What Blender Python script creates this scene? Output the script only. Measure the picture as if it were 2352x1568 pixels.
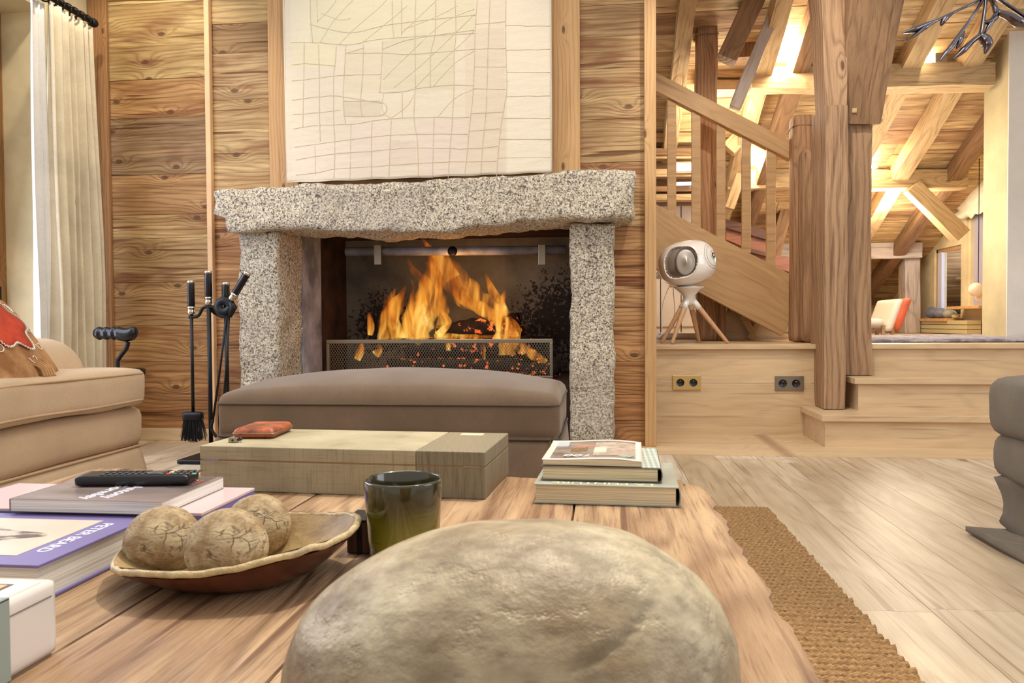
import bpy, bmesh, math, random
from mathutils import Vector, Matrix, noise, Euler
random.seed(7)
for o in list(bpy.data.objects): bpy.data.objects.remove(o)
S = bpy.context.scene
COL = S.collection
# ------------------------------------------------------------------ camera
F, CX, CY, H = 1750.0, 1176.0, 784.0, 0.65
YAW, PITCH, ROLL = math.atan(205/F), math.atan(44/F), 0.0065
_f = Vector((-math.sin(YAW)*math.cos(PITCH), math.cos(YAW)*math.cos(PITCH), -math.sin(PITCH)))
_r0 = Vector((math.cos(YAW), math.sin(YAW), 0)); _u0 = _r0.cross(_f)
_r = _r0*math.cos(ROLL) - _u0*math.sin(ROLL); _u = _u0*math.cos(ROLL) + _r0*math.sin(ROLL)
cd = bpy.data.cameras.new('camera'); cam = bpy.data.objects.new('camera', cd); COL.objects.link(cam)
cd.sensor_width = 36; cd.lens = F/2352*36; cd.clip_start = .02; cd.clip_end = 60
M = Matrix((( _r.x,_u.x,-_f.x,0),(_r.y,_u.y,-_f.y,0),(_r.z,_u.z,-_f.z,H),(0,0,0,1)))
cam.matrix_world = M; S.camera = cam
cd.dof.use_dof = True; cd.dof.focus_distance = 3.4; cd.dof.aperture_fstop = 20
def ray(px, py): return _r*((px-CX)/F) + _u*(-(py-CY)/F) + _f
def at(px, py, X=None, Y=None, Z=None):
    d = ray(px, py)
    t = X/d.x if X is not None else (Y/d.y if Y is not None else (Z-H)/d.z)
    return Vector((d.x*t, d.y*t, d.z*t+H))
# ------------------------------------------------------------------ world, lights, exposure
S.view_settings.view_transform = 'Standard'; S.view_settings.look = 'None'
S.view_settings.gamma = 1; S.view_settings.use_curve_mapping = False
S.view_settings.exposure = 0.35
W = bpy.data.worlds.new('world'); S.world = W; W.use_nodes = True
bg = W.node_tree.nodes['Background']; bg.inputs[0].default_value = (1, .95, .89, 1); bg.inputs[1].default_value = .56
def area(name, loc, target, sx, sy, power, col):
    l = bpy.data.lights.new(name, 'AREA'); l.shape = 'RECTANGLE'; l.size = sx; l.size_y = sy; l.energy = power; l.color = col
    o = bpy.data.objects.new(name, l); COL.objects.link(o); o.location = loc
    o.rotation_euler = (Vector(target)-Vector(loc)).to_track_quat('-Z', 'Y').to_euler(); return o
def point(name, loc, power, col, r=.03):
    l = bpy.data.lights.new(name, 'POINT'); l.energy = power; l.color = col; l.shadow_soft_size = r
    o = bpy.data.objects.new(name, l); COL.objects.link(o); o.location = loc; return o
def spot(name, loc, target, power, col, ang=70, r=.03, blend=.5):
    l = bpy.data.lights.new(name, 'SPOT'); l.energy = power; l.color = col; l.spot_size = math.radians(ang); l.spot_blend = blend; l.shadow_soft_size = r
    o = bpy.data.objects.new(name, l); COL.objects.link(o); o.location = loc
    o.rotation_euler = (Vector(target)-Vector(loc)).to_track_quat('-Z', 'Y').to_euler(); return o
WARM = (1, .88, .70); COOL = (.72, .80, 1)
area('french_window_daylight', (-3.0, 2.3, 1.25), (0, 2.4, .6), 2.0, 2.1, 48, COOL)
area('side_cool_fill', (2.9, 1.2, 1.5), (0, 2.5, .3), 1.6, 1.6, 18, (.86, .90, 1))  # no window modelled here; cool fill added from the right
area('ceiling_bounce_fill', (-.3, 2.0, 2.9), (-.3, 2.0, 0), 2.0, 1.6, 36, (1, .93, .82))  # no fitting; soft fill added in place of light bounced off the ceiling
spot('picture_spot', (-.95, 3.3, 3.0), (-.95, 4.0, 1.9), 12, WARM, 80)
spot('corner_spot', (-2.35, 3.2, 2.9), (-2.45, 4.0, 1.6), 30, WARM, 80)
spot('platform_fill', (.75, 3.2, 2.9), (1.0, 4.9, .7), 70, (1, .92, .80), 75, .05)  # unseen spot added to brighten the loudspeaker and stairs
point('attic_fill', (2.5, 6.9, 1.55), 32, (1, .87, .66), .2)  # general fill added for the attic, hangs from no lamp
point('stairwell_fill', (.9, 5.75, 2.0), 20, (1, .87, .66), .15)  # unseen fill added to brighten the roof over the stairs
point('attic_low_fill', (2.0, 5.7, 1.45), 22, (1, .90, .74), .25)  # second attic fill, lower down, no fitting
spot('table_spot', (.15, 1.75, 2.7), (-.15, .7, .4), 125, (1, .93, .78), 60, .035)
# ------------------------------------------------------------------ material helpers
def lin(c):
    return tuple(((v/255)/12.92 if v/255 <= .04045 else ((v/255+.055)/1.055)**2.4) for v in c) + (1,)
class N:
    def __init__(s, name, rough=.6, metal=0, color=None, spec=None):
        s.m = bpy.data.materials.new(name); s.m.use_nodes = True; s.t = s.m.node_tree
        s.b = s.t.nodes['Principled BSDF']; s.out = s.t.nodes['Material Output']
        s.b.inputs['Roughness'].default_value = rough; s.b.inputs['Metallic'].default_value = metal
        if spec is not None: s.b.inputs['Specular IOR Level'].default_value = spec
        if color: s.b.inputs['Base Color'].default_value = lin(color)
    def put(s, sock, v):
        if v is None: return
        if isinstance(v, bpy.types.NodeSocket): s.t.links.new(v, sock)
        else: sock.default_value = v
    def n(s, typ, _o=0, props=None, **k):
        nd = s.t.nodes.new('ShaderNode'+typ)
        for a, v in (props or {}).items(): setattr(nd, a, v)
        for a, v in k.items():
            s.put(nd.inputs[int(a[1:])] if a[0] == 'i' and a[1:].isdigit() else nd.inputs[a.replace('_', ' ')], v)
        return nd.outputs[_o]
    def math(s, op, a, b=None, c=None, clamp=False):
        return s.n('Math', props={'operation': op, 'use_clamp': clamp}, i0=a, i1=b, i2=c)
    def vmul(s, v, sc): return s.n('VectorMath', props={'operation': 'MULTIPLY'}, i0=v, i1=sc)
    def vadd(s, v, sc): return s.n('VectorMath', props={'operation': 'ADD'}, i0=v, i1=sc)
    def noise(s, v, scale, detail=3, rough=.55, dist=0, out=0):
        return s.n('TexNoise', out, Vector=v, Scale=scale, Detail=detail, Roughness=rough, Distortion=dist)
    def mix(s, f, a, b, mode='MIX'):
        nd = s.t.nodes.new('ShaderNodeMix'); nd.data_type = 'RGBA'; nd.blend_type = mode
        s.put(nd.inputs[0], f); s.put(nd.inputs[6], a); s.put(nd.inputs[7], b); return nd.outputs[2]
    def ramp(s, f, stops):
        nd = s.t.nodes.new('ShaderNodeValToRGB'); s.put(nd.inputs[0], f); e = nd.color_ramp.elements
        while len(e) < len(stops): e.new(.5)
        for el, (p, c) in zip(e, stops): el.position = p; el.color = c if len(c) == 4 else lin(c)
        return nd.outputs[0]
    def rng(s, f, a, b, c=0, d=1): return s.n('MapRange', Value=f, From_Min=a, From_Max=b, To_Min=c, To_Max=d)
    def co(s): return s.n('TexCoord', 3)
    def attr(s, name, out): return s.n('Attribute', out, props={'attribute_name': name})
    def col(s, c): s.put(s.b.inputs['Base Color'], c); return s
    def bump(s, h, strength=.3, dist=.01):
        s.put(s.b.inputs['Normal'], s.n('Bump', Strength=strength, Distance=dist, Height=h)); return s
G = lambda v: (v, v, v, 1)
def wood(name, light, dark=None, axis=0, F=26, warp=1.6, knots=.7, ring=.5, blot=.5, rough=.65, tint=False, bump=.35, kn=(2.2, 5.0), fine=.35, knotcol=(96, 58, 34), stain=None, gloss=None, warpf=2.2, streak=.45, sat=.95, val=.91, flat=None):
    m = N(name, rough, spec=.3)
    seed = m.attr('seed', 2)
    v = m.vadd(m.co(), m.n('CombineXYZ', X=m.math('MULTIPLY', seed, 13.1), Y=m.math('MULTIPLY', seed, 7.7), Z=m.math('MULTIPLY', seed, 3.3)))
    def sc(along, ac): l = [ac]*3; l[axis] = along; return tuple(l)
    cv = [.6, .8, 1.0]; cv[axis] = 0
    if axis == 2: cv = [1.0, .8, 0]
    across = m.n('VectorMath', 1, props={'operation': 'DOT_PRODUCT'}, i0=v, i1=tuple(cv))
    low = m.noise(m.vmul(v, sc(.45, 2.2)), warpf, 2, .5)
    kc = m.vmul(v, sc(kn[0], kn[1]))
    vor = m.t.nodes.new('ShaderNodeTexVoronoi'); vor.inputs['Scale'].default_value = 1
    if flat is not None:
        vor.voronoi_dimensions = '2D'; kc = m.n('CombineXYZ', X=m.n('SeparateXYZ', 0, Vector=kc), Y=m.n('SeparateXYZ', 2 if flat == 1 else 1, Vector=kc))
    m.put(vor.inputs['Vector'], kc)
    d = vor.outputs['Distance']; sel = m.math('GREATER_THAN', m.n('SeparateColor', 0, Color=vor.outputs['Color']), 1-knots)
    kf = m.math('MULTIPLY', m.rng(d, 0, .42, 1, 0), sel)
    kf2 = m.math('POWER', kf, 2)
    field = m.math('ADD', m.math('ADD', m.math('MULTIPLY', across, F), m.math('MULTIPLY', low, warp*6)), m.math('MULTIPLY', kf2, 3.2))
    rg = m.math('ADD', m.math('MULTIPLY', m.math('SINE', m.math('MULTIPLY', field, 6.283)), .5), .5)
    rg2 = m.math('POWER', rg, 3)
    fi = m.noise(m.vmul(v, sc(1.3, 30)), 5, 4, .7)
    br = m.noise(m.vmul(v, sc(.8, 3.5)), 2.2, 3, .6)
    if tint:
        base = m.attr('tint', 0); lo = m.mix(1, base, (.62, .50, .38, 1), 'MULTIPLY'); dk = m.mix(1, base, (.30, .19, .12, 1), 'MULTIPLY')
        hi = m.mix(1, base, (1.22, 1.2, 1.12, 1), 'MULTIPLY')
    else:
        base = lin(light); dk = lin(dark or tuple(int(x*.5) for x in light)); lo = tuple(a*.72+b*.28 for a, b in zip(base, dk)); hi = tuple(min(1, a*1.18) for a in base)
    c = m.mix(m.math('MULTIPLY', m.rng(br, .38, .66), blot), base, lo)
    c = m.mix(m.math('MULTIPLY', m.rng(br, .45, .25), .5), c, hi)
    sk1 = m.noise(m.vmul(v, sc(.7, 17)), 1.6, 3, .65)
    c = m.mix(m.math('MULTIPLY', m.rng(sk1, .52, .68), streak), c, lo); c = m.mix(m.math('MULTIPLY', m.rng(sk1, .46, .34), streak*.8), c, hi)
    c = m.mix(m.math('MULTIPLY', m.rng(m.noise(m.vmul(v, sc(1.1, 34)), 1.3, 2, .5), .62, .68), streak*1.1, clamp=True), c, dk)
    if stain: 
        st = m.rng(m.noise(m.vmul(v, sc(.9, 5)), 1.7, 3, .65), .54, .68)
        c = m.mix(m.math('MULTIPLY', st, stain[1]), c, lin(stain[0]))
    c = m.mix(m.math('MULTIPLY', rg2, m.math('MULTIPLY', m.rng(fi, .3, .7, .5, 1), ring)), c, dk)
    c = m.mix(m.math('MULTIPLY', m.rng(fi, .5, .72), fine), c, dk)
    core = m.math('MULTIPLY', m.rng(d, .085, .05), sel)
    c = m.mix(m.math('MULTIPLY', core, .85, clamp=True), c, lin(knotcol))
    c = m.n('HueSaturation', Hue=.506, Saturation=sat, Value=val, Color=c)
    m.col(c)
    hgt = m.math('ADD', m.math('MULTIPLY', rg2, -.5), m.math('MULTIPLY', fi, -.6))
    m.bump(hgt, bump, .006)
    return m.m
def plain(name, c, rough=.6, metal=0, var=.0, scale=8, bump=0, bscale=40, spec=None, coat=0):
    m = N(name, rough, metal, c, spec)
    if var:
        m.col(m.mix(m.rng(m.noise(m.co(), scale, 4, .6), .35, .65), lin(tuple(x*(1-var) for x in c)), lin(tuple(min(255, x*(1+var*.5)) for x in c))))
    if bump: m.bump(m.noise(m.co(), bscale, 4, .6), bump, .01)
    if coat: m.b.inputs['Coat Weight'].default_value = coat
    return m.m
def fabric(name, c, weave=2400, var=.12, bump=.3, c2=None, sheen=.2, vs=5):
    m = N(name, .9, 0, c, .15); v = m.co()
    n1 = m.rng(m.noise(v, vs, 4, .6), .3, .7)
    wv = m.math('MULTIPLY', m.math('SINE', m.math('MULTIPLY', m.n('SeparateXYZ', 2, Vector=v), weave)),
                m.math('SINE', m.math('MULTIPLY', m.math('ADD', m.n('SeparateXYZ', 0, Vector=v), m.n('SeparateXYZ', 1, Vector=v)), weave)))
    fine = m.noise(v, 260, 2, .6)
    a = lin(tuple(x*(1-var) for x in c)); b = lin(c2 or tuple(min(255, x*(1+var*.4)) for x in c))
    cc = m.mix(n1, a, b); cc = m.mix(m.math('MULTIPLY', m.rng(fine, .4, .7), .25), cc, lin(tuple(x*.72 for x in c)))
    m.col(cc); m.bump(m.math('ADD', m.math('MULTIPLY', wv, .5 if weave else 0), fine), bump, .003)
    m.b.inputs['Sheen Weight'].default_value = sheen
    return m.m
def emit(name, c, s):
    m = N(name, .5, 0, c); m.b.inputs['Emission Color'].default_value = lin(c); m.b.inputs['Emission Strength'].default_value = s; return m.m
# ------------------------------------------------------------------ mesh helpers
def obj(name, mesh_or_bm, mats, parent=None, smooth=False, mw=None):
    if isinstance(mesh_or_bm, bmesh.types.BMesh):
        me = bpy.data.meshes.new(name); mesh_or_bm.to_mesh(me); mesh_or_bm.free()
    else: me = mesh_or_bm
    for m in (mats if isinstance(mats, (list, tuple)) else [mats]): me.materials.append(m)
    if smooth:
        for p in me.polygons: p.use_smooth = True
    o = bpy.data.objects.new(name, me); COL.objects.link(o)
    if mw is not None: o.matrix_world = mw
    if parent is not None:
        o.parent = parent
        o.matrix_parent_inverse = WM[parent.name].inverted()
    WM[o.name] = mw.copy() if mw is not None else Matrix.Identity(4)
    return o
WM = {}
def thing(name, label, cat, loc, group=None):
    o = bpy.data.objects.new(name, None); COL.objects.link(o); o.location = loc; o.empty_display_size = .05
    o['label'] = label; o['category'] = cat
    if group: o['group'] = group
    WM[o.name] = Matrix.Translation(loc); return o
def tag(o, label=None, cat=None, group=None, kind=None):
    for k, v in (('label', label), ('category', cat), ('group', group), ('kind', kind)):
        if v: o[k] = v
    return o
def mk(verts, faces):
    me = bpy.data.meshes.new('m'); me.from_pydata([tuple(v) for v in verts], [], faces); me.update(); return me
def fset(me, seed=None, tint=None):
    if seed is not None:
        a = me.attributes.new('seed', 'FLOAT', 'FACE'); a.data.foreach_set('value', seed if isinstance(seed, list) else [seed]*len(me.polygons))
    if tint is not None:
        a = me.attributes.new('tint', 'FLOAT_COLOR', 'FACE'); a.data.foreach_set('color', [x for t in tint for x in t])
    return me
def abox(bm, x0, x1, y0, y1, z0, z1, bev=0, mi=0):
    vs = [bm.verts.new((x, y, z)) for x in (x0, x1) for y in (y0, y1) for z in (z0, z1)]
    fs = [bm.faces.new([vs[i] for i in f]) for f in ((0, 1, 3, 2), (4, 6, 7, 5), (0, 4, 5, 1), (2, 3, 7, 6), (0, 2, 6, 4), (1, 5, 7, 3))]
    for f in fs: f.material_index = mi
    if bev:
        r = bmesh.ops.bevel(bm, geom=list({e for f in fs for e in f.edges}), offset=bev, segments=2, affect='EDGES', profile=.5)
        for f in r['faces']: f.material_index = mi
def box(name, x0, x1, y0, y1, z0, z1, m, parent=None, bev=0, seed=None):
    bm = bmesh.new(); abox(bm, x0, x1, y0, y1, z0, z1, bev); bmesh.ops.recalc_face_normals(bm, faces=bm.faces)
    me = bpy.data.meshes.new(name); bm.to_mesh(me); bm.free()
    if seed is not None: fset(me, seed)
    return obj(name, me, m, parent)
def gridbox(x0, x1, y0, y1, z0, z1, step, r=0, fn=None):
    nx, ny, nz = [max(1, int(round(abs(b-a)/step))) for a, b in ((x0, x1), (y0, y1), (z0, z1))]
    idx = {}; V = []; Fc = []
    def vid(i, j, k):
        if (i, j, k) not in idx:
            idx[(i, j, k)] = len(V); V.append(Vector((x0+(x1-x0)*i/nx, y0+(y1-y0)*j/ny, z0+(z1-z0)*k/nz)))
        return idx[(i, j, k)]
    for i in range(nx):
        for j in range(ny):
            Fc.append((vid(i, j, 0), vid(i, j+1, 0), vid(i+1, j+1, 0), vid(i+1, j, 0))); Fc.append((vid(i, j, nz), vid(i+1, j, nz), vid(i+1, j+1, nz), vid(i, j+1, nz)))
    for i in range(nx):
        for k in range(nz):
            Fc.append((vid(i, 0, k), vid(i+1, 0, k), vid(i+1, 0, k+1), vid(i, 0, k+1))); Fc.append((vid(i, ny, k), vid(i, ny, k+1), vid(i+1, ny, k+1), vid(i+1, ny, k)))
    for j in range(ny):
        for k in range(nz):
            Fc.append((vid(0, j, k), vid(0, j, k+1), vid(0, j+1, k+1), vid(0, j+1, k))); Fc.append((vid(nx, j, k), vid(nx, j+1, k), vid(nx, j+1, k+1), vid(nx, j, k+1)))
    if r:
        r = min(r, abs(x1-x0)/2-1e-5, abs(y1-y0)/2-1e-5, abs(z1-z0)/2-1e-5)
        for i, v in enumerate(V):
            c = Vector((min(max(v.x, x0+r), x1-r), min(max(v.y, y0+r), y1-r), min(max(v.z, z0+r), z1-r)))
            d = v-c
            if d.length > 1e-9: V[i] = c+d.normalized()*r
    if fn: V = [Vector(fn(v.copy())) for v in V]
    return V, Fc
def rbox(name, x0, x1, y0, y1, z0, z1, step, r, m, parent=None, fn=None, smooth=True, seed=None):
    V, Fc = gridbox(x0, x1, y0, y1, z0, z1, step, r, fn); me = mk(V, Fc)
    if seed is not None: fset(me, seed)
    return obj(name, me, m, parent, smooth)
def rough_fn(amp, sc, amp2=0, sc2=30):
    def f(v):
        n = noise.noise_vector(v*sc)*amp
        if amp2: n += noise.noise_vector(v*sc2)*amp2
        return v+n
    return f
def tube(bm, pts, rad, seg=10, caps=True, flat=1.0, mi=0):
    pts = [Vector(p) for p in pts]; n = len(pts)
    if not isinstance(rad, (list, tuple)): rad = [rad]*n
    rings = []; up = None
    for i in range(n):
        t = (pts[min(i+1, n-1)]-pts[max(i-1, 0)]).normalized()
        if up is None:
            up = Vector((0, 0, 1)) if abs(t.z) < .9 else Vector((1, 0, 0))
        a = t.cross(up).normalized(); b = a.cross(t).normalized(); up = b
        rings.append([bm.verts.new(pts[i]+(a*math.cos(2*math.pi*k/seg)+b*math.sin(2*math.pi*k/seg)*flat)*rad[i]) for k in range(seg)])
    fs = []
    for i in range(n-1):
        for k in range(seg):
            fs.append(bm.faces.new((rings[i][k], rings[i][(k+1) % seg], rings[i+1][(k+1) % seg], rings[i+1][k])))
    if caps:
        fs.append(bm.faces.new(rings[0][::-1])); fs.append(bm.faces.new(rings[-1]))
    for f in fs: f.material_index = mi; f.smooth = True
def tubeobj(name, pts, rad, m, parent=None, seg=10, flat=1.0):
    bm = bmesh.new(); tube(bm, pts, rad, seg, flat=flat); bmesh.ops.recalc_face_normals(bm, faces=bm.faces); return obj(name, bm, m, parent)
def lathe(bm, prof, c, axis=Vector((0, 0, 1)), seg=40, mi=0):
    axis = Vector(axis).normalized(); q = Vector((0, 0, 1)).rotation_difference(axis).to_matrix(); c = Vector(c); rings = []
    for r, h in prof:
        rings.append([bm.verts.new(c+q@Vector((r*math.cos(2*math.pi*k/seg), r*math.sin(2*math.pi*k/seg), h))) for k in range(seg)] if r > 1e-6 else [bm.verts.new(c+q@Vector((0, 0, h)))])
    for a, b in zip(rings, rings[1:]):
        for k in range(seg):
            k2 = (k+1) % seg
            if len(a) == 1 and len(b) == 1: continue
            if len(a) == 1: f = bm.faces.new((a[0], b[k2], b[k]))
            elif len(b) == 1: f = bm.faces.new((a[k], a[k2], b[0]))
            else: f = bm.faces.new((a[k], a[k2], b[k2], b[k]))
            f.smooth = True; f.material_index = mi
def latheobj(name, prof, c, m, parent=None, axis=(0, 0, 1), seg=40):
    bm = bmesh.new(); lathe(bm, prof, c, axis, seg); bmesh.ops.recalc_face_normals(bm, faces=bm.faces); return obj(name, bm, m, parent)
def smooth_path(pts, n=8):
    P = [Vector(p) for p in pts]; out = []
    for i in range(len(P)-1):
        p0 = P[max(i-1, 0)]; p1 = P[i]; p2 = P[i+1]; p3 = P[min(i+2, len(P)-1)]
        for k in range(n):
            t = k/n
            out.append(.5*((2*p1)+(p2-p0)*t+(2*p0-5*p1+4*p2-p3)*t*t+(3*p1-p0-3*p2+p3)*t*t*t))
    out.append(P[-1]); return out
def text(name, s, loc, rot, size, m, parent, sx=1.0, align='CENTER', shear=0, ext=.0003):
    cu = bpy.data.curves.new(name, 'FONT'); cu.body = s; cu.size = size; cu.extrude = ext; cu.align_x = align; cu.align_y = 'CENTER'; cu.shear = shear; cu.offset = size*.01
    t = bpy.data.objects.new(name, cu); COL.objects.link(t)
    mw = Matrix.Translation(loc) @ Euler(rot).to_matrix().to_4x4() @ Matrix.Diagonal((sx, 1, 1, 1))
    bpy.context.view_layer.update()
    me = bpy.data.meshes.new_from_object(t); bpy.data.objects.remove(t); me.transform(mw); me.materials.clear()
    return obj(name, me, m, parent)
# ------------------------------------------------------------------ materials
MP = wood('wall_planks', (200, 160, 110), axis=0, tint=True, F=40, warp=1.35, flat=1, knots=.42, ring=.55, blot=.8, kn=(3.0, 5.6), stain=((128, 66, 36), .85), rough=.6, fine=.5, bump=.5, streak=1.0, sat=.96, val=.90)
MPOST = wood('post_wood', (206, 158, 106), (160, 108, 66), axis=2, F=48, warp=.7, flat=1, knots=.5, ring=.4, blot=.35, kn=(3.2, 8), rough=.55)
MPOSTD = wood('corner_post_wood', (176, 124, 76), (112, 66, 34), axis=2, F=48, warp=.7, flat=1, knots=.55, ring=.45, blot=.7, kn=(4, 9), rough=.5)
MBAT = plain('batten_wood', (232, 190, 142), .55, var=.06, scale=6)
MFLOOR = wood('oak_floor', (222, 196, 160), axis=1, tint=True, F=14, warp=1.5, flat=2, knots=.35, ring=.22, blot=.45, kn=(1.2, 3.5), rough=.40, bump=.12, fine=.22, knotcol=(150, 110, 76))
MOAKX = wood('oak_board', (222, 184, 134), (170, 124, 78), axis=0, F=10, warp=1.6, flat=1, sat=.84, knots=.2, ring=.25, blot=.4, kn=(1.4, 3), rough=.42, bump=.12, fine=.25, knotcol=(160, 112, 70))
MOLDX = wood('old_beam_x', (214, 180, 134), (132, 88, 50), axis=0, F=9, warp=1.6, knots=.45, ring=.35, blot=.6, kn=(2, 5), rough=.7, bump=.6, fine=.5)
MOLD2 = wood('old_beam_dark', (158, 118, 84), (92, 60, 40), axis=0, F=9, warp=1.6, knots=.45, ring=.4, blot=.6, kn=(2, 5), rough=.7, bump=.6, fine=.5)
MGREY = wood('weathered_beam', (206, 190, 180), (130, 112, 104), axis=0, F=9, warp=1.4, knots=.3, ring=.45, blot=.6, kn=(2, 5), rough=.75, bump=.6, fine=.5)
MCOLZ = wood('old_post_wood', (190, 142, 104), (112, 72, 48), axis=2, F=34, warp=.75, knots=.45, ring=.5, blot=.7, kn=(2, 6), rough=.68, bump=.8, fine=.5)
MSTAIR = wood('stair_pine', (206, 162, 112), (158, 112, 70), axis=0, F=9, warp=1.6, knots=.45, ring=.3, blot=.4, kn=(2.4, 4), rough=.5, bump=.15, fine=.25)
MROOF = wood('roof_boards', (226, 186, 118), axis=0, tint=True, F=14, warp=1.4, knots=.3, ring=.4, blot=.8, kn=(2, 4), rough=.65, bump=.4, fine=.55, sat=.82, streak=.9, stain=((134, 88, 52), .7))
MTABLE = wood('table_oak', (198, 152, 104), (128, 84, 50), axis=1, tint=True, F=24, warp=1.5, flat=2, knots=.3, ring=.65, blot=.8, kn=(2, 5), rough=.5, bump=1.0, fine=.8, streak=.8, stain=((150, 92, 58), .35), sat=.84, val=.86)
MCOLX = wood('old_column_wood', (186, 144, 108), (104, 68, 46), axis=0, F=30, warp=.9, knots=.45, ring=.55, blot=.7, kn=(2, 6), rough=.68, bump=.8, fine=.55, streak=.6)
MPLASTER = plain('lime_plaster', (224, 208, 168), .9, var=.08, scale=3, bump=.15, bscale=12)
MPLASTERSHADE = plain('lime_plaster_shaded', (206, 192, 152), .9, var=.07, scale=3, bump=.15, bscale=12)  # darker copy of the plaster, with shade put into the colour
MPLASTERLIT = plain('lit_plaster', (238, 232, 222), .9, var=.03, scale=4, bump=.1)  # brighter plaster for the pier front, daylight put into the colour
def granite(name, k=1.0, yel=0):
    m = N(name, .8, spec=.3); v = m.co()
    def wm(sc, a, b): return m.rng(m.noise(v, sc, 2, .6), a, b)
    big = m.rng(m.noise(v, 9, 3, .6), .38, .62)
    c = m.mix(wm(75, .42, .58), lin((236, 224, 200)), lin((200, 184, 158)))
    c = m.mix(wm(120, .52, .60), c, lin((120, 112, 104)))
    c = m.mix(m.math('MULTIPLY', m.rng(m.noise(v, 62, 3, .75), .55, .62), m.math('ADD', m.math('MULTIPLY', big, .5), .5)), c, lin((66, 60, 56)))
    c = m.mix(m.math('MULTIPLY', m.rng(m.noise(v, 3, 2, .5), .45, .7), .3), c, lin((168, 156, 148)))
    m.col(c); m.bump(m.noise(v, 42, 5, .7), .9, .018); return m.m
MGRAN = granite('granite')
MSTEEL = plain('firebox_steel', (170, 172, 186), .5, .1, var=.3, scale=5)
MRUST = plain('rusty_liner', (62, 40, 28), .8, .2, var=.45, scale=6)
m = N('fireback_iron', .65, .1); v = m.co()
sx = m.n('SeparateXYZ', 0, Vector=v); sz = m.n('SeparateXYZ', 2, Vector=v)
base = m.mix(m.rng(m.noise(v, 3, 4, .6), .35, .65), lin((84, 84, 80)), lin((128, 127, 120)))
def blob(cx, cz, r): 
    return m.rng(m.math('SQRT', m.math('ADD', m.math('POWER', m.math('SUBTRACT', sx, cx), 2), m.math('POWER', m.math('SUBTRACT', sz, cz), 2))), r*1.2, r*.3)
blobs = m.math('MAXIMUM', blob(-.28, .66, .34), blob(-1.43, .62, .26))
soot = m.math('MULTIPLY', m.rng(m.math('ADD', m.noise(v, 48, 3, .7), m.math('MULTIPLY', blobs, .3)), .66, .70), m.rng(blobs, 0, .12))
m.col(m.mix(soot, base, lin((24, 14, 12)))); MFB = m.m
MBLACK = plain('black_iron', (26, 26, 30), .45, .4, var=.2)
MBLACKP = plain('black_plastic', (20, 20, 24), .25)
MCHROME = plain('chrome', (225, 220, 210), .18, 1)
MBRASS = plain('brass', (214, 184, 122), .32, 1)
MNICKEL = plain('old_nickel', (160, 150, 132), .35, 1)
# ------------------------------------------------------------------ the shell
YW = 4.05
def rowz(px, ys, Y=YW-.02): return [at(px, y, Y=Y).z for y in ys]
def plankwall(name, cols, m, axis_gap=.0015):
    V = []; Fc = []; seeds = []; tints = []
    for (x0, x1, y0, y1, z0, z1, t) in cols:
        b = len(V)
        V += [(x, y, z) for x in (x0, x1) for y in (y0, y1) for z in (z0, z1)]
        fs = ((0, 1, 3, 2), (4, 6, 7, 5), (0, 4, 5, 1), (2, 3, 7, 6), (0, 2, 6, 4), (1, 5, 7, 3))
        Fc += [tuple(b+i for i in f) for f in fs]; s = random.random()*9
        seeds += [s]*6; tints += [lin(t)]*6
    me = mk(V, Fc); fset(me, seeds, tints); return obj(name, me, m)
P = []
def col(px, x0, x1, ys, tints, ztop=3.05, zbot=.0):
    zs = [ztop]+rowz(px, ys)+[zbot]
    for i in range(len(zs)-1):
        t = tints[i % len(tints)]
        P.append((x0, x1, YW-.012-random.random()*.005, YW+.04, zs[i+1]+.001, zs[i]-.001, t))
XL = [-2.745, -2.165, -2.135, -1.805, -1.64, -.255, -.105, .225]
col(370, XL[0], XL[1], [5, 103, 180, 268, 400, 492, 546, 648, 748, 830, 905, 985],
    [(222, 190, 128), (216, 182, 122), (202, 168, 112), (196, 146, 92), (170, 136, 100), (196, 148, 98), (214, 176, 122), (198, 160, 110), (190, 146, 98), (204, 154, 100), (196, 144, 92), (184, 130, 82), (190, 128, 80)])
col(558, XL[2], XL[3], [52, 120, 228, 396, 460, 520, 640, 716, 800, 880],
    [(210, 176, 122), (160, 124, 84), (190, 156, 112), (206, 172, 122), (208, 168, 118), (202, 150, 100), (206, 150, 98), (198, 146, 96), (188, 138, 90), (180, 130, 86), (170, 120, 76)])
MIDT = [(196, 156, 108), (188, 146, 98), (176, 130, 84)]
# above the opening only
zs = [3.05, 2.8, 2.55, 2.3, 2.1, 1.9, 1.7, 1.5, 1.17]
for i in range(len(zs)-1): P.append((XL[4], XL[5], YW-.012, YW+.04, zs[i+1]+.001, zs[i]-.001, MIDT[i % 3]))
col(1406, XL[6], XL[7], [10, 82, 200, 372, 460, 520, 575, 655, 706, 760, 830, 906, 965],
    [(190, 150, 104), (176, 138, 96), (190, 152, 106), (186, 150, 104), (200, 158, 110), (206, 164, 114), (204, 152, 100), (196, 140, 90), (206, 158, 108), (200, 150, 100), (198, 144, 94), (190, 134, 84), (184, 126, 78), (186, 132, 84)])
tag(plankwall('wall_back', P, MP), kind='structure')
def post(n, x0, x1, m, yf, z1=3.05, z0=0.0, seed=None):
    return tag(box('trim_%d' % n, x0, x1, yf, YW+.05, z0, z1, m, bev=.004, seed=seed or n), kind='structure')
post(1, -2.862, XL[0], MPOSTD, YW-.035); post(2, XL[1], XL[2], MBAT, YW-.045)
post(3, XL[3], XL[4], MPOST, YW-.03, z0=1.25); post(4, XL[5], XL[6], MPOST, YW-.03, z0=1.25); post(5, XL[7], .284, MPOST, YW-.05)
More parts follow.
